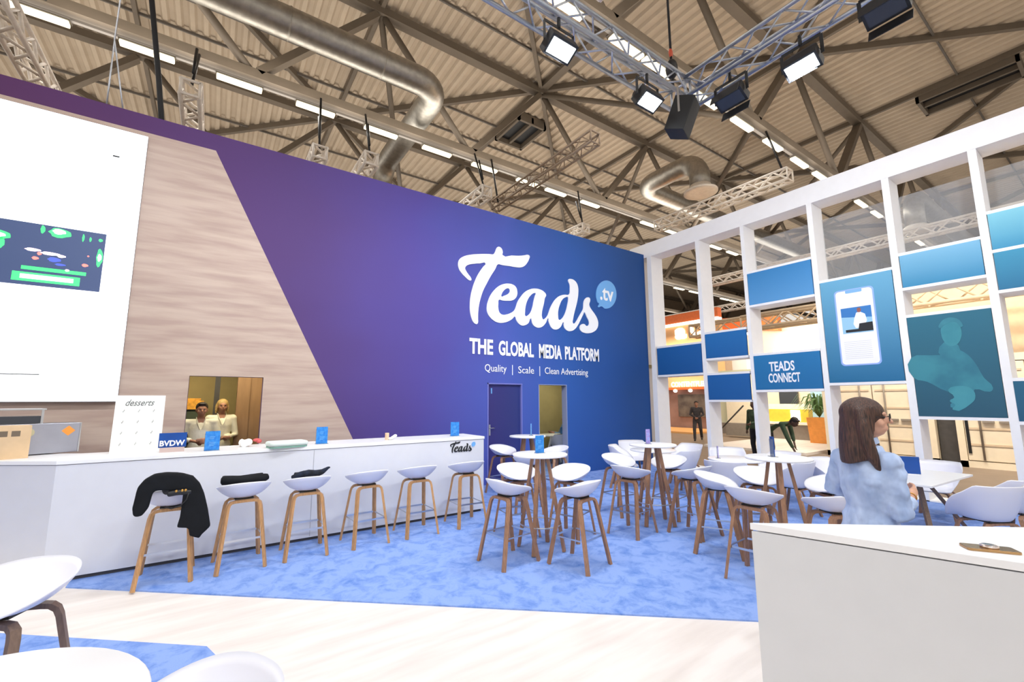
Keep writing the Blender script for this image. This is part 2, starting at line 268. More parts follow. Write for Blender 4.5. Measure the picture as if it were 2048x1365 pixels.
for s,x0,x1 in (('THE',4.25,4.82),('GLOBAL',4.96,5.90),('MEDIA',6.05,6.73),('PLATFORM',6.83,7.96)):
    text(s,'lettering',M['letter'],wall,T_(x0,2.648),x1-x0,.325,bold=.034)
text('Quality','lettering',M['letter'],wall,T_(4.62,2.25),.54,.20,bold=.0); text('Scale','lettering',M['letter'],wall,T_(5.47,2.285),.43,.155,bold=.0)
text('Clean Advertising','lettering',M['letter'],wall,T_(6.21,2.245),1.35,.20,bold=.0)
for x in (5.31,6.06): obj('divider_line',MB().bx(x,x+.015,YA-.012,YA-.004,2.24,2.46),M['letter'],wall)
# door 1: closed, dark, recessed, with bright metal edge
dj=MB(); dj.bx(4.69,4.715,YA-.012,YA+.1,0,2.06); dj.bx(4.69,5.578,YA-.012,YA+.1,2.035,2.06); dj.bx(5.555,5.578,YA-.004,YA+.1,0,2.035)
d1=struct('door_1',MB().bx(4.715,5.555,YA+.05,YA+.09,0.005,2.035),M['darkdoor']); obj('door_frame',dj,mat('door_edge_metal',(120,124,196),.4),d1)
h=MB().box((4.775,YA+.045,1.09),(.035,.012,.22)); h.tube([(4.775,YA+.04,1.13),(4.775,YA-.005,1.13),(4.87,YA-.005,1.13)],.009); obj('door_handle',h,M['steel'],d1)
text('1','door_number',M['lblue'],d1,T_(4.805,1.84,YA+.046),.028,.115,bold=.0)
dj=MB(); dj.bx(6.03,6.045,YA-.01,YA+T,0,2.05); dj.bx(6.03,6.868,YA-.01,YA+T,2.04,2.055); dj.bx(6.853,6.868,YA-.01,YA+T,0,2.04)
struct('trim_1',dj,mat('doorway_edge',(150,160,196),.4))
# meeting room and kitchen behind the wall
r1=MB(); r1.bx(5.85,10.6,10.3,10.4,0,2.6); r1.bx(5.85,5.95,YA+T,10.3,0,2.6); r1.bx(10.5,10.6,YA+T+.4,10.3,0,2.6)
struct('wall_meeting_room',r1,M['olive'])
struct('ceiling_meeting_room',MB().bx(5.85,10.6,YA+T,10.4,2.6,2.68),M['olive']); struct('floor_meeting_room',MB().bx(5.95,9.9,YA+T,10.3,-.04,0.012),carpet)
r2=MB(); r2.bx(-3,2.6,9.9,10,0,2.6); r2.bx(1.0,1.08,YA+T+.6,9.9,0,2.6); r2.bx(-3.1,-3,YA+T,9.9,0,2.6)
struct('wall_kitchen',r2,M['olive']); struct('ceiling_kitchen',MB().bx(-3,2.6,YA+T,10,2.6,2.68),M['olive'])
struct('floor_kitchen',MB().bx(-3,2.6,YA+T,9.9,-.04,0),M['greydark'])
area('kitchen_fill',(0,8.6,2.55),(0,8.9,0),1.6,.5,34,(1,.86,.55)); area('meeting_fill',(8,9.2,2.55),(8,9.2,0),1.5,.8,26,(1,.95,.72))  # added fill lights for both back rooms, without fixtures
struct('trim_2',MB().bx(.36,.56,9.3,9.5,0,2.6),M['brown']); 
obj('panel',MB().bx(.56,.99,9.32,9.36,0,2.6),M['brown'],bpy.data.objects['trim_2'])
# led wall
sc=thing('led_screen','huge glowing white video screen on the wood wall above the bar','screen',(0,0,0))
obj('housing',MB().bx(-5.6,-1.035,YA-.10,YA-.012,1.70,5.45),M['midgrey'],sc)
scr=mat('screen_white',(250,252,255),emit=1.3); 
obj('display',MB().bx(-5.6,-1.029,YA-.112,YA-.10,1.708,5.44),scr,sc)
pm=mat('screen_night_scene',(52,66,100),emit=.9); pl=obj('picture',MB().bx(-5.2,-1.33,YA-.116,YA-.112,3.13,3.92),pm,sc,label='dark video picture with green lights')
gm=mat('screen_green',(60,230,110),emit=1.5); gw=mat('screen_green_white',(210,255,215),emit=1.6); rm=mat('screen_red',(255,120,110),emit=1.5); bmz=mat('screen_pink',(255,225,235),emit=1.5); bl=mat('screen_blue',(70,90,190),emit=1.)
def blob(pts,m,k=0): 
    for x,z,rx,rz in pts:
        q=MB().prism([(x+rx*math.cos(2*PI*i/14)*(1+.12*math.sin(3*i)),z+rz*math.sin(2*PI*i/14)*(1+.12*math.cos(5*i))) for i in range(14)],YA-.118-k*.001,YA-.116-k*.001,WX(0)); obj('picture_light',q,m,pl)
P_=lambda u,v:(-2.31+u*.98/1.0,3.13+ (1-v)*.79)      # u,v in the visible part of the picture
blob([(*P_(.56,.10),.10,.06),(*P_(.40,.08),.02,.05),(*P_(.03,.26),.10,.06),(*P_(.06,.38),.03,.07),(*P_(.96,.42),.03,.12),(*P_(.78,.12),.01,.05),(*P_(.95,.12),.02,.02),(*P_(.85,.13),.01,.03)],gm)
blob([(*P_(.55,.08),.06,.035),(*P_(.03,.26),.06,.03),(*P_(.96,.42),.02,.05)],gw,1)
for u0,u1,v0,v1 in ((.19,.80,.80,.94),(.26,.85,.70,.755)): obj('picture_light',MB().prism([P_(u0,v1),P_(u1,v1),P_(u1,v0),P_(u0,v0)],YA-.118,YA-.116,WX(0)),gm,pl)
q=MB().prism([P_(.26,.90),P_(.74,.90),P_(.74,.83),P_(.26,.83)],YA-.120,YA-.118,WX(0)); obj('picture_light',q,gw,pl)
blob([(*P_(.34,.43),.07,.02),(*P_(.50,.46),.09,.02),(*P_(.60,.48),.04,.018),(*P_(.67,.70),.02,.015)],bmz,1); blob([(*P_(.37,.56),.03,.02),(*P_(.40,.48),.02,.02),(*P_(.83,.58),.03,.02),(*P_(.85,.42),.01,.01)],rm,1); blob([(*P_(.54,.55),.06,.03),(*P_(.60,.62),.05,.015)],bl,1)
gl=mat('screen_text_grey',(205,210,220),emit=1.0); q=MB()
random.seed(3)
for z in (5.06,4.86,4.68,4.5,4.32,4.14,2.75,2.55,2.25,2.08): q.bx(-4.8,-1.85-random.random()*.35,YA-.1135,YA-.112,z,z+.012)
obj('screen_text',q,gl,sc); q=MB().bx(-1.37,-1.30,YA-.114,YA-.112,5.03,5.05); q.bx(-4,-1.77,YA-.114,YA-.112,2.03,2.04); obj('screen_text',q,M['blackl'],sc)
# ================================================================= bar counter
CY=6.0; CH=1.14
bar=thing('bar_counter','long white bar counter along the purple wall with a small logo at its right end','counter')
B=MB(); poly=[(-1.19,CY),(3.58,CY),(3.58,CY+.72),(-1.35,CY+.72),(-2.6,CY+2.0-.3),(-3.1,CY+1.5)]
B.prism([(-1.19,CY+.01),(3.57,CY+.01),(3.57,CY+.70),(-1.16,CY+.70),(-2.3,7.5),(-2.75,7.12)],.05,CH-.045); obj('body',B,M['counter'],bar)
B=MB(); B.prism([(-1.19,CY),(3.58,CY),(3.58,CY+.72),(-1.15,CY+.72),(-2.3,7.55),(-2.78,7.12)],CH-.04,CH); obj('worktop',B,M['white'],bar,bevel=.004)
obj('plinth',MB().prism([(-1.15,CY+.04),(3.54,CY+.04),(3.54,CY+.66),(-1.14,CY+.66)],.012,.05),M['greydark'],bar)
q=MB(); q.bx(1.10,1.104,CY+.007,CY+.012,.06,CH-.05); obj('seam',q,M['midgrey'],bar)
sx=(3.46-3.05)/(7.96-3.97)*1.02
small=lambda L:[(2.985+(x-3.97)*.092,.92+(z-3.27)*.094) for x,z in L]
mxs=WX(CY+.004); outline([small(LT)],'logo_lettering',M['blackl'],bar,mxs,.006); outline([small(LE),small(H1),small(H2),small(H3)],'logo_lettering',M['blackl'],bar,mxs,.006); outline([small(BUB)],'logo_bubble',M['navy'] if False else M['lblue'],bar,mxs,.006)
# near counter, lower right
nc=thing('reception_counter','white angular counter in the right foreground with a phone on top','counter')
top=[(2.071,1.105),(2.47,-.085),(3.9,-.36),(2.976,.381)]
NB=MB().prism([(2.074,1.10),(2.47,-.08),(3.85,-.34),(2.97,.378)],0,CH-.035); obj('body',NB,mat('reception_panel',(210,212,216),.5,var=.01),nc); obj('worktop',MB().prism(top,CH-.03,CH),M['white'],nc,bevel=.002)
# ================================================================= lattice wall
lat=thing('lattice_partition','tall white lattice wall on the right holding blue printed panels','partition',(0,0,0))
D=.5; posts=[(7.66,7.52),(6.15,6.05),(5.0,4.92),(3.61,3.515),(2.37,2.265),(1.25,1.15),(.02,-.08),(-1.2,-1.3)]
for a,b_ in posts: obj('post',MB().bx(XB,XB+D,a,b_,0.0,5.72),M['lat'],lat)
obj('post',MB().bx(XB+.02,XB+D,7.98,8.3,0,5.72),M['lat'],lat)
obj('top_beam',MB().bx(XB,XB+D,-3,8.25,5.715,6.12),M['lat'],lat)
obj('base_board',MB().bx(XB,XB+D,-3,7.66,0.0,.03),M['lat'],lat)
pan=[('a',7.475,6.155,2.356,3.08,(14,84,150),(18,92,160)),('b',6.052,5.034,2.69,3.285,(20,96,162),(26,108,176)),('c',6.052,5.03,1.692,2.28,(16,88,154),(20,94,162)),('d',4.92,3.615,3.81,4.54,(84,150,206),(50,128,188)),
 ('e',4.926,3.614,1.905,2.655,(22,106,162),(28,116,174)),('f',3.515,2.37,2.01,4.0,(22,104,150),(100,166,202)),('g',2.264,1.248,3.635,4.213,(48,134,178),(116,176,210)),('h',2.27,1.245,1.405,3.097,(34,84,106),(32,104,128)),
 ('i',1.152,.02,4.0,4.583,(50,140,180),(120,190,210)),('j',1.152,.02,3.356,3.95,(28,110,150),(50,140,176)),('k',1.16,.02,1.36,1.954,(24,84,116),(30,96,126))]
pl={}
names=dict(a='dark blue blank panel beside the back wall',b='dark blue blank panel, upper of two',c='dark blue blank panel, lower of two',d='mid blue blank panel above the lettered one',e='blue panel with white lettering',f='blue panel with a picture of a phone',g='light blue blank panel',h='teal panel with a faint seated figure',i='pale turquoise panel',j='turquoise panel under the pale one',k='dark teal panel low at the right')
for n,y1,y0_,z0,z1,c0,c1 in pan:
    gm_=grad_mat('panel_print_'+names[n].split()[0]+n,[(0,c0),(1,c1)],2,z0,z1,.6)
    p=obj('panel',MB().bx(XB-.004,XB+.05,y0_+.012,y1-.012,z0,z1),gm_,lat,label=names[n]); pl[n]=p
    for z in ((z0-.05,z1) if n!='i' else (z1,)): obj('shelf',MB().bx(XB-.002,XB+D,y0_-.0,y1+.0,z,z+.05),M['lat'],lat)
gm2=bpy.data.materials.new('tinted_glass_pane'); gm2.use_nodes=True; nt=gm2.node_tree; b=nt.nodes['Principled BSDF']; b.inputs['Base Color'].default_value=(.55,.56,.58,1); b.inputs['Roughness'].default_value=.5
tr=nt.nodes.new('ShaderNodeBsdfTransparent'); mx_=nt.nodes.new('ShaderNodeMixShader'); mx_.inputs[0].default_value=.22; nt.links.new(tr.outputs[0],mx_.inputs[1]); nt.links.new(b.outputs[0],mx_.inputs[2]); nt.links.new(mx_.outputs[0],nt.nodes['Material Output'].inputs[0])
for a_,b2,z0_,z1_ in ((3.515,2.37,4.05,5.45),(2.265,1.25,4.26,5.45),(1.15,.02,4.63,5.45),(4.92,3.61,4.59,5.45)): obj('glass_pane',MB().bx(XB+.46,XB+.468,b2,a_,z0_,z1_),gm2,lat,label='greyish clear glass pane')
text('TEADS','lettering',M['letter'],pl['e'],onlat(4.60,2.29,XB-.006),.50,.21,bold=.025); text('CONNECT','lettering',M['letter'],pl['e'],onlat(4.63,2.05,XB-.006),.62,.20,bold=.025)
def rr(y0,y1,z0,z1,r,n=6):
    o=[]
    for cx,cz,a0 in ((y1-r,z1-r,0),(y0+r,z1-r,90),(y0+r,z0+r,180),(y1-r,z0+r,270)):
        for i in range(n+1): a=R(a0+90*i/n); o.append((cx+r*math.cos(a),cz+r*math.sin(a)))
    return o
def flat(poly,m,par,d,name='print'):   # poly in (y,z)
    q=MB(); q.add([(XB-.004-d,y,z) for y,z in poly]+[(XB-.004-d+.002,y,z) for y,z in poly],[tuple(range(len(poly))),tuple(range(len(poly),2*len(poly)))[::-1]]+[(i,(i+1)%len(poly),len(poly)+(i+1)%len(poly),len(poly)+i) for i in range(len(poly))]); return obj(name,q,m,par)
ph=flat(rr(2.665,3.285,2.32,3.78,.07),mat('phone_edge_print',(150,180,240),.6),pl['f'],.003,'phone_picture')
flat(rr(2.69,3.26,2.345,3.755,.06),M['letter'],pl['f'],.005,'phone_picture'); flat(rr(2.84,3.10,3.70,3.76,.02),mat('phone_notch_print',(126,178,228),.6),pl['f'],.007,'phone_picture')
flat([(3.20,2.93),(2.73,2.93),(2.73,3.42),(3.20,3.42)],mat('print_sky',(150,200,230),.6),pl['f'],.007,'phone_picture'); flat([(3.20,3.25),(2.73,3.20),(2.73,3.42),(3.20,3.42)],mat('print_sky_deep',(50,120,190),.6),pl['f'],.009,'phone_picture')
flat([(2.99,3.02),(2.86,3.02),(2.81,3.15),(2.83,3.27),(2.90,3.32),(2.96,3.31),(3.0,3.2),(3.02,3.1)],M['letter'],pl['f'],.011,'phone_picture'); flat(rr(2.885,2.945,3.31,3.40,.03),mat('print_face',(150,90,80),.6),pl['f'],.013,'phone_picture')
flat([(3.15,2.95),(2.73,2.95),(2.73,3.11),(2.93,3.10),(2.95,3.0),(3.15,3.0)],M['blackl'],pl['f'],.013,'phone_picture')
q=MB()
for z in [2.45+.035*i for i in range(10)]: q.bx(XB-.0105,XB-.0095,2.78,3.20,z,z+.008)
obj('phone_picture',q,mat('print_grey',(214,216,222),.6),pl['f'])
tl=mat('print_teal_light',(50,130,146),.6,rgb2=(66,146,160),scale=3); tm=mat('print_teal_mid',(38,108,130),.6,rgb2=(56,134,150),scale=2.5)
sm_=lambda P,m,d: outline([[(-y,z) for y,z in P]],'figure_picture',m,pl['h'],onlat(0,0,XB-.004-d),.002)
sm_([(2.262,2.4),(2.0,2.42),(1.86,2.42),(1.74,2.5),(1.62,2.44),(1.52,2.28),(1.44,2.02),(1.36,1.86),(1.40,1.80),(1.56,1.84),(1.6,1.66),(1.86,1.56),(1.78,1.72),(1.95,1.86),(2.1,1.98),(2.262,2.05)],tm,.002)
sm_([(1.88,2.38),(1.83,2.62),(1.70,2.60),(1.68,2.42)],tm,.0035); sm_([(1.85,2.75),(1.83,2.64),(1.78,2.56),(1.70,2.56),(1.63,2.66),(1.61,2.80),(1.64,2.92),(1.71,2.97),(1.79,2.95),(1.84,2.87)],tl,.005)
sm_([(1.86,2.86),(1.84,2.95),(1.77,3.01),(1.68,3.01),(1.60,2.93),(1.60,2.84),(1.66,2.93),(1.78,2.92)],tm,.007)
sm_([(1.86,1.84),(1.72,1.90),(1.60,1.86),(1.56,1.74),(1.62,1.62),(1.84,1.52),(1.80,1.60),(1.86,1.66),(1.80,1.72)],tl,.005)
# ================================================================= seats and tables
def shell_mesh(W,Dp,rim,zfun,th=.012,nr=14,nt=48,front_open=0,name='seat_shell',pw=2.3):
    """bowl: superellipse plan W x Dp (front = +y), zfun(u,theta)"""
    q=MB()
    def xy(u,t):
        c,s=math.cos(t),math.sin(t); e=2/pw
        return (W/2*u*math.copysign(abs(c)**e,c),Dp/2*u*math.copysign(abs(s)**e,s))
    top=[];vs=[]
    for side in (0,1):
        base=len(vs)
        for i in range(nr+1):
            u=i/nr
            for k in range(nt):
                t=2*PI*k/nt; x,y=xy(u*(1 if side==0 else 1-.0*u),t); z=zfun(u,t)-(0 if side==0 else th*(1+1.2*(1-u)))
                if side and i==nr: z=zfun(u,t)-th
                vs.append((x,y,z))
    fs=[];n1=(nr+1)*nt
    for i in range(nr):
        for k in range(nt):
            a=i*nt+k;b_=i*nt+(k+1)%nt;c=(i+1)*nt+(k+1)%nt;d=(i+1)*nt+k
            fs.append((a,d,c,b_)); fs.append((n1+a,n1+b_,n1+c,n1+d))
    for k in range(nt): a=nr*nt+k;b_=nr*nt+(k+1)%nt; fs.append((a,n1+a,n1+b_,b_))
    q.add(vs,fs,True); return q
def zstool(z0=.75):
    def f(u,t):
        s=math.sin(t); back=(1-s)/2                     # 0 front .. 1 back
        rim=.120*back**.85+.042
        z=z0-.040+rim*(.25*u*u+.75*u**3.4)
        if s>0: z-=.030*s*s*max(0,(u-.62)/.38)**2
        return z
    return f
def make_stool(label,legmat,z0=.75,k=1.0,group=None,name='bar_stool',cat='bar stool'):
    t=thing(name,label,cat,group=group); zt=z0-.058
    o=obj('seat_shell',shell_mesh(.50,.46,0,zstool(z0)),M['whiteshell'],t)
    obj('mounting_plate',MB().box((0,0,z0-.062),(.17,.17,.014)),M['blackpl'],t)
    fx,fy=(.21,.24) if z0>.6 else (.24,.24)
    for sx in (-1,1):
        for sy in (-1,1):
            p=[(0,sy*.10,zt-.025),(sx*.085,sy*.105,zt-.025),(sx*.118,sy*.11,zt-.030),(sx*.140,sy*.118,zt-.050),(sx*.149,sy*.127,zt-.085),(sx*fx,sy*fy,0.012)]
            q=MB().sweep(p,[(-.021,-.013),(.021,-.013),(.021,.013),(-.021,.013)],(0,0,1) ); obj('leg',q,legmat,t)
    if z0>.6:
        h=.30; f=(zt-.085-h)/(zt-.085); ax=.149+(fx-.149)*f; ay=.127+(fy-.127)*f
        q=MB(); q.beam((-ax,ay,h),(ax,ay,h),.003,.02); q.beam((-ax,-ay,h),(ax,-ay,h),.003,.02); q.beam((-ax,-ay,h),(-ax,ay,h),.003,.014); q.beam((ax,-ay,h),(ax,ay,h),.003,.014); obj('footrest',q,M['steel'],t)
    return t
def zarm(u,t):
    s=math.sin(t); back=(1-s)/2
    H=.36*min(1,max(0,(back-.12)/.62))**.75; 
    return .445+.012*(1-u)+H*max(0,(u-.55)/.45)**1.55-(.02*s*s*max(0,(u-.7)/.3)**2 if s>0 else 0)
def make_armchair(label,legmat,group):
    t=thing('armchair',label,'armchair',group=group)
    q=shell_mesh(.62,.56,0,zarm,.012,18,56,pw=2.5); obj('seat_shell',q,M['whiteshell'],t)
    obj('mounting_plate',MB().box((0,0,.425),(.26,.26,.02)),M['blackpl'],t)
    for sx in (-1,1):
        for sy in (-1,1):
            p=[(0,sy*.11,.40),(sx*.11,sy*.12,.40),(sx*.15,sy*.13,.392),(sx*.175,sy*.14,.37),(sx*.24,sy*.235,.012)]
            obj('leg',MB().sweep(p,[(-.019,-.012),(.019,-.012),(.019,.012),(-.019,.012)]),legmat,t)
    return t
def make_round_table(label,h,dia,legmat,ring=True,spread=.27,name='high_table',cat='table'):
    t=thing(name,label,cat); r=dia/2
    obj('tabletop',MB().lathe([(r-.006,-.024),(r,-.018),(r,-.004),(r-.004,0)],(0,0,h),56),M['white'],t)
    obj('mounting_plate',MB().lathe([(.12,-.032),(.12,-.0245)],(0,0,h),24),M['blackpl'],t)
    for k in range(4):
        a=PI/4*(2*k); p=[(.09*math.cos(a),.09*math.sin(a),h-.032),(spread*math.cos(a),spread*math.sin(a),.019)]
        obj('leg',MB().sweep(p,[(-.022,-.016),(.022,-.016),(.022,.016),(-.022,.016)],(math.cos(a),math.sin(a),0)),legmat,t)
    if ring:
        rr_=.09+(spread-.09)*(1-.30/h)+.012; obj('footrest_ring',MB().tube([(rr_*math.cos(2*PI*k/40),rr_*math.sin(2*PI*k/40),.30) for k in range(40)],.008,6,closed=True),M['steel'],t)
    return t
# --- bar stools at the counter
GB='bar stools along the white bar'
bl_=['first bar stool from the left at the bar, dark coat hung over it','second bar stool from the left at the bar, folded black jacket on its seat','third bar stool from the left, crumpled navy clothes on its seat','fourth bar stool from the left at the bar, empty seat','fifth bar stool from the left at the bar, empty seat','sixth bar stool at the bar, under the small logo at its right end']
bs=make_stool(bl_[0],M['oak'],group=GB); bs.location=(-.255,5.57,0)
BARX=[-.255,.35,.97,1.645,2.30,3.03]
for x,l,rz in zip(BARX[1:],bl_[1:],(R(3),R(-2),R(4),R(0),R(-3))): dup(bs,(x,5.585,0),rz,l,GB)
# --- stools around the high tables
GH='bar stools around the high tables'
hs=make_stool('front left stool at the nearest centre high table, seat turned sideways',M['walnut'],group=GH); hs.location=(2.72,4.05,.0); hs.rotation_euler=(0,0,R(-84))
def face(x,y,tx,ty): return math.atan2(-(tx-x),ty-y)
T1=(3.22,4.13);T2=(5.17,4.05);T3=(5.10,2.36);T0=(4.64,6.30)
for x,y,(tx,ty),dr,l in [(3.27,3.55,T1,8,'front right stool at the centre high table, its back to the camera'),(3.32,4.76,T1,0,'stool behind the centre high table on the left, white seat facing the camera'),(3.84,4.30,T1,5,'stool on the right side of the centre high table below the second doorway'),
  (4.53,6.93,T0,0,'stool left of the far high table in front of the dark door'),(5.22,6.25,T0,0,'stool right of the far high table, in front of the open doorway'),(4.16,5.62,T0,0,'stool in front of the far high table, mostly hidden by the centre table'),
  (4.57,3.95,T2,0,'front left stool at the right high table that stands by the wall corner'),(5.20,4.72,T2,0,'far left stool at the right high table, seat open to the camera'),(5.66,4.16,T2,0,'white seated stool behind the legs of the right high table'),(5.17,3.46,T2,0,'stool right of the high table by the corner, in front of lavender armchair backs'),
  (4.82,2.92,T3,0,'stool left of the front right high table, empty white seat tilted away'),(4.42,2.30,T3,0,'nearest stool before the front right high table, beside the white reception counter'),(5.50,2.80,T3,0,'stool behind the legs of the front right high table'),(5.64,2.08,T3,0,'stool right of the front high table, next to the elbow of the woman'),(4.74,1.74,T3,0,'stool behind the reception counter whose seat ends behind the woman in blue')]:
    dup(hs,(x,y,.0),face(x,y,tx,ty)+R(dr),l,GH)
t1=make_round_table('round white high table in the centre with a blue leaflet holder',1.08,.64,M['walnut']); t1.location=(*T1,0); t1.rotation_euler=(0,0,R(35)); t1['group']='round high tables'
def dupt(p,l,rz): dup(t1,(*p,0),rz,l,'round high tables')
dupt(T2,'round white high table near the wall corner with a lilac flyer holder',R(10)); dupt(T3,'round white high table at the front right, navy flyer holder on it',R(30)); dupt(T0,'round white high table farthest back before the dark door',R(20))
# --- low lounge group by the lattice
GA='white armchairs at the low tables'
ac=make_armchair('armchair with lavender shaded back left of the low table behind the right high table',M['walnut'],GA); ac.location=(6.8,6.05,0)
L1=(7.15,5.6); L2=(7.15,3.95); L3=(7.37,1.84)
ac.rotation_euler=(0,0,face(6.75,6.15,*L1))
for x,y,(tx,ty),dr,l in [(7.7,6.55,L1,0,'armchair deepest in the corner where the blue wall meets the lattice'),(8.0,5.45,L1,0,'armchair beside the lattice right of the far low table'),(7.15,4.95,L1,0,'armchair between the two low tables, its back half hidden by the stools'),
  (6.45,3.72,L2,0,'armchair left of the second low table, white rim curving behind an empty stool'),(7.95,4.55,L2,0,'armchair behind the second low table in front of the lattice posts'),(8.05,3.70,L2,0,'white armchair right of the second low table before the bending man'),(7.15,3.12,L2,0,'armchair with its grey back seen through the legs of the front right high table'),
  (6.92,1.14,(7.55,2.2),0,'armchair in the right foreground turned with its lavender back to the camera'),(7.66,1.02,(8.2,2.2),0,'armchair just behind the right foreground one, against the lattice'),(8.6,1.90,(7.6,1.9),0,'armchair on the far side of the square table under the blue sign'),(6.33,2.05,(7.3,1.9),0,'armchair left of the square table, mostly behind the woman'),(7.75,2.85,(7.6,1.8),0,'white armchair whose rim shows left of the woman at shoulder height')]:
    dup(ac,(x,y,0),face(x,y,tx,ty)+R(dr),l,GA)
lt=make_round_table('round white low table behind the high table at the wall corner',.74,.86,M['walnut'],False,.33,'low_table'); lt.location=(*L1,0); lt['group']='round low tables'
dup(lt,(*L2,0),R(20),'round white low table behind the front right high table','round low tables')
st=thing('square_table','square white low table at the right with a blue sign on it','table',(*L3,0),R(-3.6))
obj('tabletop',MB().box((0,0,.728),(1.43,.80,.024)),M['white'],st,bevel=.004); obj('mounting_plate',MB().box((0,0,.706),(.3,.3,.02)),M['blackpl'],st)
for k in range(4):
    a=PI/4+k*PI/2; obj('leg',MB().sweep([(.14*math.cos(a),.14*math.sin(a),.70),(.62*math.copysign(1,math.cos(a)),.34*math.copysign(1,math.sin(a)),.012)],[(-.024,-.017),(.024,-.017),(.024,.017),(-.024,.017)],(math.cos(a),math.sin(a),0)),M['darkoak'],st)
# --- foreground left
fs=make_stool('foreground stool at the left edge with smoked oak legs',M['darkoak'],z0=.75,group='foreground stools'); fs.location=(-.76,3.28,0); fs.rotation_euler=(0,0,R(155))
ft=make_round_table('round white table top in the lower left foreground',1.08,.75,M['darkoak']); ft.location=(-.44,1.31,0)
dup(fs,(.0,1.63,0),R(118),'foreground stool whose pale seat rises at the bottom edge','foreground stools')
# --- things on bar and tables
def holder(label,x,y,z,rz,w_=.15,h=.215,m='blue',thick=.004):
    t=thing('leaflet_holder',label,'leaflet holder',(x,y,z),rz,'leaflet holders'); 
    q=MB(); q.bx(-w_/2,w_/2,-.035,.035,0,.004); q.bx(-w_/2,w_/2,.006,.009,.004,h*.9); obj('acrylic_stand',q,mat('clear_acrylic',(215,225,240),.1,trans=.85),t)
    q=MB(); q.bx(-w_/2+.004,w_/2-.004,-.0055,.0045,.004,h*1.02); obj('leaflets',q,M[m],t)
    q=MB(); q.bx(-w_*.28,w_*.3,-.0065,-.0055,h*.62,h*.72) if 0 else None
    q=MB(); 
    for i,zz in enumerate((.25,.33,.41,.62,.70)): q.bx(-w_*.2,w_*(.1+.06*(i%3)),-.0098,-.0092,h*zz,h*(zz+.03))
    obj('leaflet_print',q,M['lblue'],t); return t
holder('blue leaflet holder on the bar before the two people in the hatch',.035,6.18,CH,R(4)); holder('blue leaflet holder on the bar beside the slanted edge of the wood cladding',1.23,6.25,CH,R(6)); holder('blue leaflet holder on the bar above the small logo',3.22,6.32,CH,R(-4))
holder('blue leaflet holder on the centre high table',3.24,4.16,1.08,R(-14),.115,.20); M['lilac']=mat('lilac_print',(140,128,200),.3,rgb2=(170,160,220),scale=40); holder('lilac flyer holder on the high table by the wall corner',5.14,4.10,1.08,R(-20),.07,.20,'lilac')
holder('navy flyer holder seen edge on upon the front right high table',5.08,2.40,1.08,R(48),.09,.21,'navy'); holder('thin clear flyer holder on the far high table',4.72,6.30,1.08,R(48),.10,.20,'lblue'); holder('small lilac flyer on the second low table',6.95,4.15,.74,R(40),.09,.19,'lilac')
sg=thing('table_sign','plain navy blue sign board on the square table','sign',(7.44,1.87,.74),R(-66)); obj('board',MB().box((0,0,.115),(.235,.012,.215)),M['navy'],sg,bevel=.002); obj('foot',MB().box((0,0,.004),(.20,.07,.008)),M['white'],sg)
# phone
p=thing('phone','copper coloured phone lying on the near white counter','phone',(2.43,.405,CH),R(-57)); obj('case',MB().prism(rr(-.075,.075,-.036,.036,.012),0,.009),M['copper'],p,bevel=.002)
q=MB(); q.lathe([(.026,.0091),(.026,.017),(.022,.019)],(.0,0,0),20); obj('ring_grip',q,M['silver'],p); 
# BVDW sign
s=thing('desk_sign','small blue sign reading BVDW on the bar','sign',(-.335,6.30,CH),R(3)); obj('board',MB().bx(-.125,.125,-.006,.006,.05,.21),M['navy'],s); obj('foot',MB().bx(-.11,.11,-.04,.04,0,.05),mat('frosted_foot',(190,170,165),.4),s)
text('BVDW','lettering',M['letter'],s,Matrix.Translation((-.115,0,.065))@WX(-.0085),.225,.062,bold=.03)
# dessert menu board
s=thing('menu_board','white menu board headed desserts leaning on the bar','menu board',(-.665,6.44,CH),R(3)); mb=MB(); mb.add([(-.215,-.01,0),(.215,-.01,0),(.215,.07,.63),(-.215,.07,.63),(-.215,.0,0),(.215,.0,0),(.215,.08,.63),(-.215,.08,.63)],[(0,1,2,3),(7,6,5,4),(0,4,5,1),(1,5,6,2),(2,6,7,3),(3,7,4,0)]); obj('board',mb,M['paper'],s)
obj('easel_leg',MB().beam((0,.075,.5),(0,.20,0),.03,.008,(0,1,0)),M['paper'],s)
tilt=math.atan2(.08,.63); BM=lambda x,z: Matrix.Translation((0,-.0125,0))@Matrix.Rotation(-tilt,4,'X')@Matrix.Translation((x,0,z))@WX(0)
text('desserts','lettering',M['midgrey'] if 0 else mat('ink_grey',(90,96,96),.6),s,BM(-.13,.52),.25,.07,shear=.45,bold=-.006)
q=MB(); random.seed(5)
for r_ in range(4):
    for c_ in range(3):
        q=MB(); x=-.14+.13*c_; z=.44-.12*r_; y=-.0125+z*.08/.63
        q.beam((x-.004,y,z),(x+.008,y+.004,z+.035),.0015,.005); q.beam((x-.01,y,z+.012),(x+.012,y,z+.020),.0015,.004); obj('menu_print',q,mat('ink_pale',(170,172,168),.6),s)
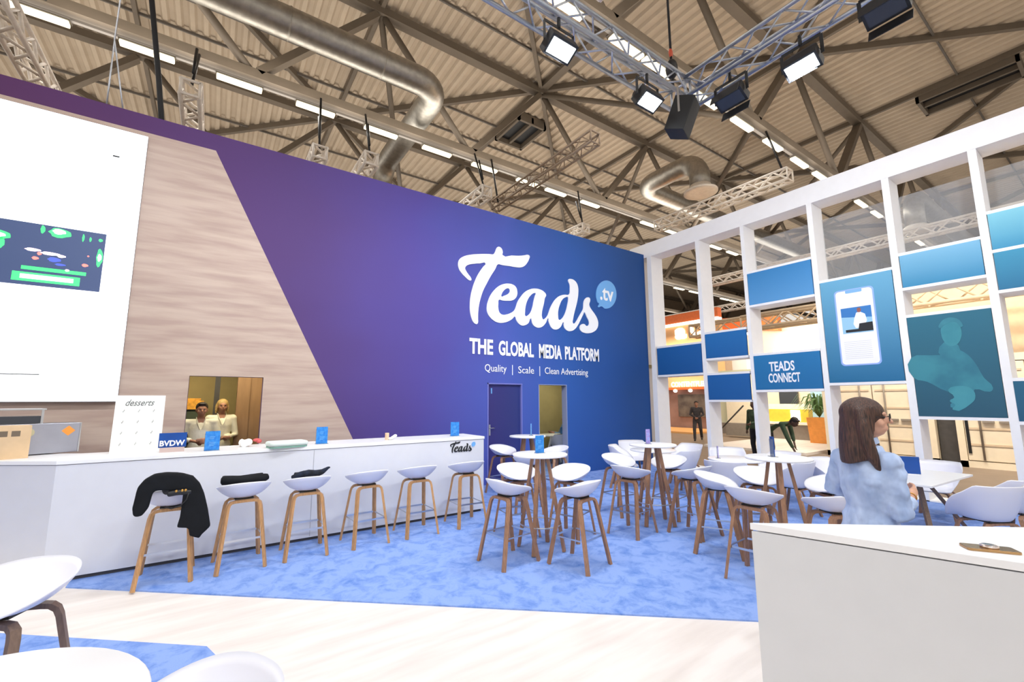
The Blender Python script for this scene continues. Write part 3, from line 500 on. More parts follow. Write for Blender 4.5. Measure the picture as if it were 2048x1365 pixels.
# closed laptop sleeve, paper bag, stick, napkin
s=thing('cushion','pale sage green flat cushion overhanging the bar edge','cushion',(.80,6.10,CH),R(8)); obj('cover',MB().prism(rr(-.22,.22,-.14,.14,.06),.018,.075),M['sage'],s,bevel=.022); obj('base',MB().prism(rr(-.21,.21,-.135,.135,.055),0,.02),M['sagedark'],s)
q=MB(); random.seed(8)
for i in range(9): q.sphere((random.uniform(-.07,.07),random.uniform(-.04,.04),.03+random.uniform(0,.04)),(random.uniform(.03,.06),.04,random.uniform(.025,.05)),8,6)
s=thing('crumpled_napkins','crumpled white and red paper napkins on the bar before the hatch','napkins',(.40,6.42,CH)); fuse(q,'paper',M['paper'],s,.012,1)
q=MB().sphere((.10,.02,.075),(.045,.03,.022),8,6).sphere((.125,.0,.06),(.03,.03,.025),8,6); obj('red_napkin',q,M['red'],s)
tag(obj('wood_block',MB().box((2.12,6.30,CH+.05),(.045,.04,.10),R(20)),M['cork'],bevel=.004),'small upright pale wooden block on the bar','block')
q=MB().sphere((0,0,.035),(.06,.03,.022),8,6,Matrix.Rotation(R(-30),3,'Y')).sphere((-.03,0,.02),(.04,.035,.018),8,6).sphere((.035,0,.055),(.03,.025,.022),8,6)
s=thing('napkin','crumpled white napkin next to the wooden block','napkin',(2.20,6.28,CH)); fuse(q,'paper',M['paper'],s,.008,2)
# steel appliance and carton at the left end
s=thing('espresso_machine','grey steel appliance with an orange diamond sticker at the left end of the bar','coffee machine',(-1.60,6.95,CH),R(20))
obj('side_panel',MB().bx(-.50,.34,-.20,-.17,.01,.33),mat('steel_panel',(168,170,182),.35,.6,var=.03),s,bevel=.004); obj('body',MB().bx(-.48,.355,-.17,.22,.01,.325),M['blackpl'],s); obj('edge_strip',MB().bx(.34,.352,-.20,-.165,.01,.33),M['steel'],s)
q=MB().bx(-.50,.05,-.12,.16,.335,.41); obj('cup_tray',q,M['darkglass'],s); obj('tray_cover',MB().bx(-.52,.07,-.14,.18,.475,.49),M['steel'],s)
for x in (.045,-.40): obj('tray_post',MB().bx(x-.01,x+.01,-.13,-.11,.33,.475),M['steel'],s)
q=MB().add([(.25,-.202,.19),(.305,-.202,.245),(.25,-.202,.30),(.195,-.202,.245),(.25,-.200,.19),(.305,-.200,.245),(.25,-.200,.30),(.195,-.200,.245)],[(0,1,2,3),(7,6,5,4),(0,4,5,1),(1,5,6,2),(2,6,7,3),(3,7,4,0)]); obj('diamond_sticker',q,mat('sticker_orange',(240,150,60),.5),s)
obj('round_sticker',MB().prism([(-.05+.045*math.cos(2*PI*k/20),.24+.045*math.sin(2*PI*k/20)) for k in range(20)],-.2015,-.2,WX(0)),mat('sticker_gold',(190,184,150),.4),s)
s=thing('carton','brown cardboard carton in front of the steel appliance at the left edge','box',(-1.70,6.55,CH),R(20)); obj('carton_body',MB().bx(-.30,.17,-.12,.10,0,.325),M['cardboard'],s); obj('tape',MB().bx(-.125,-.115,-.1215,-.12,0,.325),mat('tape_brown',(190,150,110),.4),s)
for x in (-.05,.035): obj('printed_mark',MB().bx(x,x+.06,-.1215,-.12,.22,.275),mat('print_dark_brown',(110,96,80),.7),s)
# clothes on the bar stools
s=tag(fuse(MB().prism(COAT,5.23,5.31,WX(0)),'coat',M['blackfab'],None,.014,6),'dark coat draped over the first bar stool','coat')
q=MB(); q.tube([(-.30,5.36,.86),(-.25,5.30,.90),(-.15,5.30,.905),(-.10,5.33,.87)],.04,10); q.tube([(-.28,5.25,.85),(-.2,5.24,.86),(-.1,5.25,.85)],.028,10)
tag(fuse(q,'handbag',M['blackpl'],None,.01,2),'black handbag with small metal studs on the first bar stool under the coat','bag')
q=MB(); 
for i,x in enumerate((-.215,-.17,-.145)): q.sphere((x,5.218,.875),(.012,.006,.012),8,6)
obj('stud',q,M['gold'],bpy.data.objects['handbag'])
q=MB().tube([(-.12,5.23,.85),(-.13,5.22,.79),(-.17,5.22,.74),(-.24,5.225,.72),(-.29,5.25,.74)],.006,6); obj('strap',q,M['blackpl'],bpy.data.objects['handbag'])
q=MB(); q.tube([(.13,5.46,.90),(.2,5.45,.895),(.35,5.44,.885),(.52,5.46,.89),(.56,5.47,.90)],.045,12,scales=[.8,1,1,1,.7]); q.tube([(.14,5.56,.885),(.3,5.56,.87),(.52,5.58,.88)],.05,12); tag(fuse(q,'folded_jacket',M['blackfab'],None,.012,4),'folded black jacket lying on the second bar stool','jacket')
q=MB(); q.tube([(.78,5.45,.865),(.86,5.43,.89),(.95,5.44,.90),(1.03,5.44,.885),(1.10,5.45,.90),(1.17,5.45,.945)],.035,10,scales=[.6,1,1.1,1.2,.9,.4]); q.tube([(.82,5.54,.86),(.95,5.55,.86),(1.08,5.54,.87)],.045,10); q.sphere((.90,5.42,.90),.035); q.sphere((1.16,5.45,.94),(.03,.02,.012))
tag(fuse(q,'crumpled_clothes',mat('navy_cloth',(26,36,58),.9,rgb2=(14,16,20),scale=12,bump=.5),None,.011,2),'crumpled black and navy clothes on the third bar stool','clothes')
# ================================================================= people
V=Vector
def joints(H=1.72,face=0,hw=.19):
    """default standing figure, x right, y forward, rotated by face about z"""
    k=H/1.72; Q=Matrix.Rotation(face,3,'Z'); J=dict(pelvis=V((0,0,.94)),waist=V((0,.0,1.08)),chest=V((0,0,1.28)),neck=V((0,-.01,1.45)),head=V((0,.025,1.60)),
      shR=V((hw,0,1.39)),shL=V((-hw,0,1.39)),elR=V((hw+.06,-.02,1.11)),elL=V((-hw-.06,-.02,1.11)),wrR=V((hw+.06,.06,.87)),wrL=V((-hw-.06,.06,.87)),
      hpR=V((.09,0,.90)),hpL=V((-.09,0,.90)),knR=V((.10,.03,.48)),knL=V((-.10,.03,.48)),anR=V((.10,-.02,.07)),anL=V((-.10,-.02,.07)))
    return {n:Q@(v*k) for n,v in J.items()},Q
def ell(q,c,rx,ry,rz_,Q): q.sphere(c,(rx,ry,rz_),16,12,Q)
def hand(q,w_,d,Qn,s=1,curl=.5):
    """palm and five fingers from the wrist w_ along direction d; Qn = palm side"""
    d=d.normalized(); n=(Qn-d*Qn.dot(d)).normalized(); sd=d.cross(n); p=w_+d*.05
    q.tube([w_,w_+d*.03,w_+d*.085],.021,8,scales=[1,1.25,1.15]); 
    for i,(o,L) in enumerate(((-.027,.062),(-.009,.075),(.009,.070),(.027,.055))):
        a=w_+d*.085+sd*o*.9; b_=a+d*L*.5+n*L*.12; c=b_+d*L*(.5-.35*curl)+n*L*(.15+.55*curl)
        q.tube([w_+d*.06+sd*o*.8,a,b_,c],.0088,7,scales=[1.1,1,.95,.75]); q.sphere(c,.0068,6,4)
    a=w_+d*.03+sd*(-.022*s)*1.0; b_=a+(d*.035-sd*.028*s); c=b_+d*.028+n*.012
    q.tube([a,b_,c],.0105,7,scales=[1.1,1,.8]); q.sphere(c,.008,6,4)
def limb(q,pts,rs,n=14):
    q.tube(pts,1,n,scales=rs)
    for p,r in ((pts[0],rs[0]),(pts[-1],rs[-1])): q.sphere(p,r,n,8)
def torso(q,J,Q,g=0,sw=.185,bottom='pelvis',waist=.125,hips=.165):
    up_=[(J['pelvis']-V((0,0,.06)) ,hips*.95,.105),(J['pelvis'],hips,.115),(J['waist'],waist,.09),(J['chest'],.16,.11),((J['shL']+J['shR'])/2-V((0,0,.01)),sw*.86,.085),(J['neck']-V((0,0,.02)),.06,.055)]
    P=[];N=20
    for c,rx,ry in up_:
        P.append([c+Q@V(((rx+g)*math.cos(2*PI*k/N),(ry+g)*math.sin(2*PI*k/N),0)) for k in range(N)])
    vs=[v for r_ in P for v in r_]; fs=[(i*N+k,i*N+(k+1)%N,(i+1)*N+(k+1)%N,(i+1)*N+k) for i in range(len(P)-1) for k in range(N)]+[tuple(range(N))[::-1],tuple(range((len(P)-1)*N,len(P)*N))]
    q.add(vs,fs,True); q.tube([J['shL'],(J['shL']+J['shR'])/2,J['shR']],.055+g,12); q.sphere(J['shL'],.058+g); q.sphere(J['shR'],.058+g)
def head(q,h,Qh,female=False):
    q.sphere(h+Qh@V((0,-.012,.025)),(.077,.095,.092),18,12,Qh); q.sphere(h+Qh@V((0,.022,-.035)),(.058,.068,.078),16,10,Qh); q.sphere(h+Qh@V((0,.055,-.078)),(.026,.026,.022),10,8,Qh)
    q.tube([h+Qh@V((0,.092,.012)),h+Qh@V((0,.112,-.018))],.011,8,scales=[.7,1.15]); q.sphere(h+Qh@V((0,.112,-.02)),.013,8,6)
    q.sphere(h+Qh@V((0,.082,.028)),(.052,.014,.012),10,6,Qh); q.sphere(h+Qh@V((0,.086,-.052)),(.024,.013,.007),10,6,Qh); q.sphere(h+Qh@V((0,.084,-.064)),(.020,.012,.007),10,6,Qh)
    for s in (-1,1): q.sphere(h+Qh@V((s*.078,-.008,-.008)),(.010,.020,.030),8,6,Qh); q.sphere(h+Qh@V((s*.040,.062,-.025)),(.024,.026,.024),8,6,Qh)
def figure(label,loc,J,Q,Qh,skin,top,legs,hairf,hands=('R','L'),sleeve=1.0,shoes='blackpl',voxel=.010,cat='person',name='person',palm=None,fem=False,tw=.125,hips=.165,toedir=None):
    t=thing(name,label,cat,loc)
    b=MB(); torso(b,J,Q,-.012,waist=tw-.01,hips=hips-.01); head(b,J['head'],Qh,fem); b.tube([J['neck']-V((0,0,.05)),J['neck']+(J['head']-J['neck'])*.55],.052 if not fem else .045,12)
    for s in 'RL':
        limb(b,[J['sh'+s],J['el'+s],J['wr'+s]],[.042,.034,.024]); d=(J['wr'+s]-J['el'+s]); pl_=Q@V((-1 if s=='R' else 1,.2,0)) if palm is None else palm[s]
        hand(b,J['wr'+s],d,pl_,1 if s=='R' else -1)
        limb(b,[J['hp'+s],J['kn'+s],J['an'+s]],[.075,.050,.036]); f=(toedir or (Q@V((0,1,0)))); a=J['an'+s]; b.tube([a-f*.04-V((0,0,.02)),a+f*.08-V((0,0,.03)),a+f*.16-V((0,0,.04))],.032,8,scales=[1.1,1.1,.7])
    fuse(b,'body',skin,t,voxel,3)
    c=MB(); torso(c,J,Q,.010,waist=tw,hips=hips)
    for s in 'RL':
        e=J['el'+s]; w_=e+(J['wr'+s]-e)*sleeve if sleeve<1 else J['wr'+s]-(J['wr'+s]-e)*.06
        limb(c,[J['sh'+s],e,w_],[.062,.052,.040]) if sleeve>.2 else limb(c,[J['sh'+s],J['sh'+s]+(e-J['sh'+s])*.75],[.062,.056])
    fuse(c,'top',top,t,voxel,3)
    c=MB(); c.sphere(J['pelvis']-V((0,0,.04)),(hips+.004,.12,.13),18,10,Q)
    for s in 'RL': limb(c,[J['hp'+s],J['kn'+s],J['an'+s]+V((0,0,.03))],[.094,.068,.056])
    fuse(c,'trousers',legs,t,voxel+.002,3)
    for s in 'RL':
        f=(toedir or (Q@V((0,1,0)))); a=J['an'+s]; q=MB().tube([a-f*.06-V((0,0,.025)),a+f*.06-V((0,0,.03)),a+f*.17-V((0,0,.042))],.044,10,scales=[1,1,.62]); q.sphere(a-f*.06-V((0,0,.025)),.044,10,6); obj('shoe',q,M[shoes],t)
    hairf(t,J['head'],Qh)
    eye=MB()
    for s in (-1,1): eye.sphere(J['head']+Qh@V((s*.032,.083,.006)),(.013,.006,.006),8,6,Qh)
    obj('eyes',eye,M['blackl'],t)
    return t
def short_hair(m):
    def f(t,h,Q):
        q=MB(); q.sphere(h+Q@V((0,-.024,.045)),(.086,.098,.088),16,10,Q); q.sphere(h+Q@V((0,-.055,-.01)),(.078,.06,.07),14,8,Q); q.sphere(h+Q@V((0,.05,.095)),(.06,.04,.022),12,6,Q); fuse(q,'hair',m,t,.010,2)
    return f
# --- woman in the light blue shirt behind the near counter, back three-quarter view, looking right
Fv=V((.86,-.51,0)).normalized(); face_=math.atan2(-Fv.x,Fv.y); J,Q=joints(1.66,face_,.17)
O=V((3.275,1.02,0)); Wd=lambda x,y,z: V((x,y,z))-O
J['head']=Wd(3.262,.985,1.585); J['neck']=Wd(3.270,1.0,1.44); J['chest']=Wd(3.275,1.01,1.22); J['waist']=Wd(3.28,1.02,1.06); J['pelvis']=Wd(3.28,1.03,.92)
J['shR']=Wd(3.22,.885,1.335); J['shL']=Wd(3.335,1.155,1.325); J['elR']=Wd(3.215,.862,1.055); J['wrR']=Wd(3.455,.872,1.125); J['elL']=Wd(3.36,1.235,1.13); J['wrL']=Wd(3.55,1.09,1.08)
hd=V((.20,-.98,0)).normalized(); Qh=Matrix.Rotation(math.atan2(-hd.x,hd.y),3,'Z')
def long_hair(t,h,Q):
    q=MB(); q.sphere(h+Q@V((0,-.022,.030)),(.098,.112,.098),22,14,Q)
    for s_ in (-1,1): q.tube([h+Q@V((s_*.080,-.02,.05)),h+Q@V((s_*.100,-.01,-.04)),h+Q@V((s_*.108,.0,-.13)),h+Q@V((s_*.104,.02,-.22)),h+Q@V((s_*.10,.045,-.30))],.034,10,scales=[.8,1,1.05,.9,.35])
    # straight bob to the shoulder: curtain swept round the back and sides
    N=22; rings=[]
    for z,rx,ry,yb in ((.06,.096,.108,-.015),(-.02,.106,.114,-.022),(-.09,.116,.112,-.032),(-.17,.122,.106,-.044),(-.255,.114,.092,-.056)):
        rings.append([h+Q@V((rx*math.cos(a),yb+ry*math.sin(a),z+ (.014*math.sin(a*2)))) for a in [R(140+260*i/(N-1)) for i in range(N)]])
    for i in range(4):
        for k in range(N-1):
            a=rings[i][k];b_=rings[i][k+1];c=rings[i+1][k+1];d=rings[i+1][k]
            cc=h+Q@V((0,-.02,0)); vs=[]
            for v in (a,b_,c,d):
                n_=(v-cc); n_.z=0; n_.normalize(); vs+= [v,v-n_*.034]
            q.add(vs,[(0,2,4,6),(1,7,5,3),(0,1,3,2),(4,5,7,6),(0,6,7,1),(2,3,5,4)])
    fuse(q,'hair',M['hair'],t,.0075,3)
wm=figure('woman with brown shoulder length hair in a light blue shirt behind the near counter',O,J,Q,Qh,M['skin'],M['shirt'],M['jeans'],long_hair,voxel=.009,sleeve=.70,name='woman',fem=True,palm=dict(R=V((-.3,.9,.2)),L=V((.3,-.9,0))),tw=.118,hips=.165)
tx=bpy.data.textures.new('cloth_folds','CLOUDS'); tx.noise_scale=.09; tx.noise_depth=2
for ch in wm.children:
    if ch.name.startswith('top'):
        dm=ch.modifiers.new('folds','DISPLACE'); dm.texture=tx; dm.strength=.035; dm.mid_level=.5
c=J['neck']; q=MB()
q.sweep([c+Q@V((.062*math.cos(a),.058*math.sin(a)-.01,.012+.012*math.sin(a))) for a in [R(-10+i*20-80+0) for i in range(19)]],[(-.004,-.018),(.004,-.018),(.004,.018),(-.004,.018)],(0,0,1)); obj('collar',q,M['shirt'],wm)
q=MB(); h=J['head']
for s in (-1,1):
    q.tube([h+Qh@V((s*.034+.026*math.cos(2*PI*i/16),.108,.006+.022*math.sin(2*PI*i/16))) for i in range(16)],.0016,5,closed=True)
    q.tube([h+Qh@V((s*.060,.106,.012)),h+Qh@V((s*.083,.0,.008))],.0018,5)
obj('glasses',q,M['blackpl'],wm)
d=(J['wrR']-J['elR']).normalized(); wr=J['wrR']-d*.006; s1=d.cross(V((0,0,1))).normalized(); s2=d.cross(s1)
obj('bracelet',MB().tube([wr+s1*.027*math.cos(2*PI*i/16)+s2*.027*math.sin(2*PI*i/16) for i in range(16)],.0035,6,closed=True),M['gold'],wm)
# --- two people seen through the hatch
J,Q=joints(1.68,R(184),.19)
for s,x in (('R',-.16),('L',.16)): pass
J['elR']=Q@V((.25,.04,1.12)); J['wrR']=Q@V((.06,.25,1.08)); J['elL']=Q@V((-.25,.04,1.12)); J['wrL']=Q@V((-.06,.27,1.11))
figure('person with dark hair and open-collared white shirt, arms folded, behind the hatch',V((-.13,8.75,0)),J,Q,Matrix.Rotation(R(184),3,'Z'),M['skin2'],M['wshirt'],M['jeans'],short_hair(M['dark']),voxel=.012,sleeve=.6)
J,Q=joints(1.74,R(190),.17); J['elR']=Q@V((.23,.0,1.12)); J['wrR']=Q@V((.02,.22,1.10)); J['elL']=Q@V((-.23,.0,1.12)); J['wrL']=Q@V((.02,.24,1.08))
def bun(t,h,Q): 
    q=MB(); q.sphere(h+Q@V((0,-.02,.04)),(.088,.10,.09),16,10,Q); q.sphere(h+Q@V((.085,-.02,-.04)),(.022,.04,.09),10,8,Q); q.sphere(h+Q@V((-.085,-.02,-.04)),(.022,.04,.09),10,8,Q); q.sphere(h+Q@V((0,-.07,-.04)),(.08,.04,.09),12,8,Q); fuse(q,'hair',M['blond'],t,.010,2)
figure('person with blonde hair and white shirt, right in the hatch behind the dark-haired one',V((.15,9.2,0)),J,Q,Matrix.Rotation(R(186),3,'Z'),M['skin2'],M['wshirt'],M['jeans'],bun,voxel=.012,sleeve=.6)
for nm,fa_ in (('person',R(184)),('person.001',R(190))):
    t_=bpy.data.objects[nm]; Q=Matrix.Rotation(fa_,3,'Z'); k_=(1.68 if nm=='person' else 1.74)/1.72; b0=V((0,0,1.37*k_))
    q=MB().add([b0+Q@V(v) for v in [(-.050,.060,.085),(.050,.060,.085),(0,.118,-.085),(-.050,.04,.085),(.050,.04,.085),(0,.07,-.085)]],[(0,1,2),(5,4,3),(0,3,4,1),(1,4,5,2),(2,5,3,0)]); obj('open_neck',q,M['skin2'],t_)
    q=MB()
    for s_ in (-1,1): q.sweep([b0+Q@V((s_*.062,-.02,.100)),b0+Q@V((s_*.060,.055,.082)),b0+Q@V((s_*.052,.100,.02)),b0+Q@V((s_*.012,.124,-.085))],[(-.003,-.017),(.003,-.017),(.003,.017),(-.003,.017)])
    obj('collar',q,M['wshirt'],t_)
# person sitting in the meeting room, cut by the door frame
J,Q=joints(1.70,R(70),.18); 
for k_ in list(J): 
    if k_[:2] not in('kn','an'): J[k_]=J[k_]-V((0,0,.44))
for s,x in (('R',.12),('L',-.12)): J['kn'+s]=Q@V((x,.42,.48)); J['an'+s]=Q@V((x,.42,.07)); J['wr'+s]=Q@V((x*1.3,.40,.75)); J['el'+s]=Q@V((x*2.,.14,.68))
figure('dark-haired person sitting in the meeting room behind the right door jamb',V((8.66,9.85,0.012)),J,Q,Matrix.Rotation(R(70),3,'Z'),M['skin2'],mat('blue_grey_top',(110,140,176),.9,var=.1),M['jeans'],short_hair(M['dark']),voxel=.014)
# --- visitors in the aisle beyond the lattice
J,Q=joints(1.66,R(120),.19); J['knR']=Q@V((.12,.16,.47)); J['anR']=Q@V((.12,.20,.07)); J['knL']=Q@V((-.12,.0,.47)); J['anL']=Q@V((-.13,-.30,.09)); J['elR']=Q@V((.26,.0,1.10)); J['elL']=Q@V((-.26,.0,1.10)); J['wrR']=Q@V((.06,.20,.98)); J['wrL']=Q@V((-.04,.22,.96))
figure('person in charcoal clothes striding through the aisle in the gap beside the corner post',V((17.2,11.1,-.03)),J,Q,Matrix.Rotation(R(120),3,'Z'),M['skin2'],M['darkcl'],M['darkcl'],short_hair(M['dark']),voxel=.014)
# bending man
fa=R(176); J,Q=joints(1.74,fa,.19); S=V((12.2,5.76,-.03))
J['pelvis']=Q@V((0,-.10,.90)); J['waist']=Q@V((0,.06,1.0)); J['chest']=Q@V((0,.28,1.10)); J['neck']=Q@V((0,.45,1.16)); J['head']=Q@V((0,.60,1.15)); J['shR']=Q@V((.18,.38,1.10)); J['shL']=Q@V((-.18,.38,1.10)); J['elR']=Q@V((.20,.52,.74)); J['wrR']=Q@V((.17,.66,.40)); J['elL']=Q@V((-.20,.42,.82)); J['wrL']=Q@V((-.12,.50,.58))
for s,x in (('R',.09),('L',-.09)): J['hp'+s]=Q@V((x,-.10,.88)); J['kn'+s]=Q@V((x,-.05,.47)); J['an'+s]=Q@V((x,-.12,.07))
figure('person in dark green jumper bending down outside the lattice, head lowered',S,J,Q,Matrix.Rotation(fa,3,'Z')@Matrix.Rotation(R(-40),3,'X'),M['skin3'],M['green'],M['jeans'],short_hair(M['dark']),voxel=.014,sleeve=.55,palm=dict(R=V((0,0,-1))+Q@V((0,1,0)),L=V((0,0,-1))+Q@V((0,1,0))))
J,Q=joints(1.70,R(80),.18); J['elL']=Q@V((-.24,.10,1.12)); J['wrL']=Q@V((-.10,.30,1.05))
figure('person in dark green behind the third lattice post, only the shoulder showing',V((13.0,6.55,-.03)),J,Q,Matrix.Rotation(R(80),3,'Z'),M['skin3'],M['green'],M['jeans'],short_hair(M['dark']),voxel=.016)
# ================================================================= roof of the hall
# corrugated deck
q=MB(); x0,x1,y0,y1=-16,78,-14,66; per=.42; n=int((x1-x0)/per); zs=15.85
pr=[(0,0),(.14,0),(.21,.10),(.35,.10)]; line=[]
for i in range(n):
    for a,b_ in pr: line.append((x0+i*per+a,zs+b_))
vs=[(x,y0,z) for x,z in line]+[(x,y1,z) for x,z in line]; m_=len(line)
q.add(vs,[(i,i+1,m_+i+1,m_+i) for i in range(m_-1)]); q.bx(x0,x1,y0,y1,zs+.3,zs+.4); struct('ceiling',q,M['deck'])
ZU,ZL=15.55,11.38
XU=[4.0+7.33*i for i in range(-3,10)]; XL=[.33+7.33*i for i in range(-2,9)]
for j,y in enumerate([-.48,6.8,14.1,21.4,28.7,36.0,43.3]):
    t=thing('roof_truss',['brown steel roof truss nearest above the booth','brown steel roof truss carrying the lamp row that passes the stage truss','brown steel roof truss carrying the lamp row behind the purple wall','brown steel roof truss deeper in the hall, third lamp row','brown steel roof truss deep in the hall, fourth lamp row','brown steel roof truss far in the hall, last but one','brown steel roof truss farthest in the hall'][j],'roof truss',(0,0,0),0,'roof trusses')
    obj('lower_chord',MB().bx(-14,66,y-.17,y+.17,ZL-.14,ZL+.14),M['beam'],t); obj('upper_chord',MB().bx(-14,66,y-.18,y+.18,ZU-.15,ZU+.15),M['beam'],t)
    for i,xl in enumerate(XL):
        if xl>60: continue
        q=MB().beam((xl+.1,y,ZL+.1),(xl+3.67-.15,y,ZU-.2),.34,.22); obj('diagonal',q,M['beam'],t)
        q=MB().tube([(xl-.1,y,ZL+.1),(xl-3.67+.15,y,ZU-.15)],.12,10); obj('diagonal',q,M['beam'],t)
YS=[-.48,6.8,14.1,21.4,28.7,36.0]
t=thing('cross_beams','brown cross beams running between the roof trusses under the deck','roof beams')
for x in XU[2:9]:
    obj('cross_beam',MB().bx(x-.16 if abs(x-11.33)<.5 else x-.07,x+.16 if abs(x-11.33)<.5 else x+.07,-8,46,15.62,15.84),M['beam'],t)
for (i,j) in [(a,b) for a in range(0,9) for b in range(0,5)]:
    if (i+j)%2==0: obj('diagonal_beam',MB().beam((XU[i],YS[j],15.72),(XU[i+1],YS[j+1],15.72),.16,.26),M['beam'],t)
    else: obj('diagonal_beam',MB().beam((XU[i+1],YS[j],15.72),(XU[i],YS[j+1],15.72),.16,.26),M['beam'],t)
# thin purlin rods parallel to the trusses
for y in (3.2,10.4,12.6,17.6,19.3,24.8,32): obj('purlin_rod',MB().beam((-14,y,15.78),(66,y,15.78),.06,.10),M['rail'],t)
# inclined steel struts from the upper nodes to the lower chords of the next truss
for (x,ya,yb) in ((11.33,14.1,6.8),(18.66,6.8,14.1),(26.0,6.8,14.1),(4.0,14.1,21.4),(18.66,14.1,21.4)):
    obj('strut',MB().tube([(x,ya,ZU-.1),(x+3.67,yb,ZL+.1)],.11,8),M['beam'],t)
# lamp rows
def lamp(x0_,x1_,y,z=11.0,label='',g=''):
    t=thing('strip_light',label,'ceiling light',((x0_+x1_)/2,y,z),0,g); L=(x1_-x0_)/2
    obj('tube_lamp',MB().bx(-L,L,-.10,.10,-.06,.03),M['tube'],t,bevel=.02); obj('reflector',MB().bx(-L-.02,L+.02,-.13,.13,.03,.09),M['rail'],t); return t
k=9.3/7.3
def row(y,xs,name):
    first=None
    for i,(a,b_) in enumerate(xs):
        lb='%s'%name
        if first is None: first=lamp(a,b_,y,11.0,lb,name+' row'); L0=b_-a
        else: dup(first,((a+b_)/2,y,11.0),0,lb,name+' row')
r1_=[(-4.75,-3.61),(-2.65,-1.57),(-.56,.53),(1.50,2.62),(3.58,4.76),(5.67,6.90),(7.76,8.97),(9.89,11.17),(11.43,12.75),(13.57,14.88),(17.83,19.2),(19.88,21.0),(24.17,25.6),(26.1,27.5)]
r2_=[(5.6,6.8),(7.81,9.0),(9.2,10.2),(11.42,12.74),(13.54,14.88),(15.63,17.1),(17.77,19.27),(19.88,21.0),(24.2,25.86),(26.25,28.05),(31.08,32.5),(33.5,35.4),(37.5,39)]
row(14.12,r1_,'glowing fluorescent strip light in the row behind the purple wall'); row(6.82,r2_,'glowing fluorescent strip light in the row running past the stage truss corner')
row(21.5,[(31.2,32.5),(33.1,34.9),(38.2,39.5),(39.9,41),(14,15.2),(18.1,19.3)],'small fluorescent strip light of the third row seen through the lattice'); row(28.8,[(30,31.3),(34,35.3),(38,39.3),(44,45.3),(49,50.5)],'tiny distant fluorescent strip light of the fourth row')
for y,l in ((14.12,'dark lamp rail of the row behind the purple wall'),(6.82,'dark lamp rail of the row by the stage truss'),(21.5,'dark lamp rail of the third row')):
    tag(obj('lamp_rail',MB().bx(-12,60,y-.05,y+.05,11.09,11.16),M['rail']),l,'lamp rail','lamp rails')
# ducts
def elbow(p,a,b_,r,n=7):
    """arc points turning from direction a to b at corner p"""
    a=V(a).normalized(); b_=V(b_).normalized(); c=V(p)-a*r+b_*r; return [c-b_*r*math.cos(PI/2*i/n)+a*r*math.sin(PI/2*i/n) for i in range(n+1)]
t=thing('air_duct','long shiny round air duct under the roof above the purple wall','air duct')
p=[(-9,12.35,12.1)]+elbow((5.55,12.35,12.1),(1,0,0),(0,1,0),.8)+elbow((5.55,18.3,12.1),(0,1,0),(0,0,-1),.9)+[(5.55,18.3,10.1)]
obj('duct_pipe',MB().tube(p,.42,24),M['duct'],t); 
for x in (-5,-2,1,3.6): obj('duct_seam',MB().tube([(x-.02,12.35,12.1),(x+.02,12.35,12.1)],.435,24),M['duct'],t)
obj('outlet',MB().lathe([(.42,0),(.5,-.25),(.62,-.3),(.62,-.36),(.40,-.36)],(5.55,18.3,10.1),24),M['duct'],t)
t=thing('air_duct','bent round air duct with a ringed outlet above the white lattice','air duct')
p=[(34,12.9,12.0)]+elbow((16.6,12.9,12.0),(-1,0,0),(0,-1,0),.7)+elbow((16.6,9.9,12.0),(0,-1,0),(0,0,-1),.8)+[(16.6,9.9,10.7)]
obj('duct_pipe',MB().tube(p,.42,24),M['duct'],t); obj('outlet',MB().lathe([(.42,.1),(.5,-.1),(.68,-.16),(.68,-.24),(.45,-.22)],(16.6,9.9,10.7),28),M['cream'],t)
t=thing('air_duct','distant pale air duct with outlet seen through the lattice','air duct'); p=[(45,5.3,11.2)]+elbow((26.5,5.3,11.2),(-1,0,0),(0,0,-1),.8)+[(26.5,5.3,9.6)]; obj('duct_pipe',MB().tube(p,.38,16),M['duct'],t); obj('outlet',MB().lathe([(.38,.1),(.6,-.1),(.6,-.2),(.4,-.2)],(26.5,5.3,9.6),20),M['cream'],t)
# roof hatches
def hatch(x,y,w_,d,label):
    t=thing('roof_vent',label,'roof vent',(x,y,15.6)); q=MB(); 
    q.bx(-w_,w_,-d,-d+.12,-.25,.2); q.bx(-w_,w_,d-.12,d,-.25,.2); q.bx(-w_,-w_+.12,-d,d,-.25,.2); q.bx(w_-.12,w_,-d,d,-.25,.2); q.bx(-.06,.06,-d,d,-.2,.1); obj('frame',q,M['beam'],t)
    obj('louvre',MB().bx(-w_+.12,w_-.12,-d+.12,d-.12,.02,.12),M['blackpl'],t)
hatch(12.2,17.0,.85,1.1,'dark open roof vent near the middle of the roof'); hatch(26.9,3.05,.85,1.6,'long dark roof vent above the right end of the lattice')
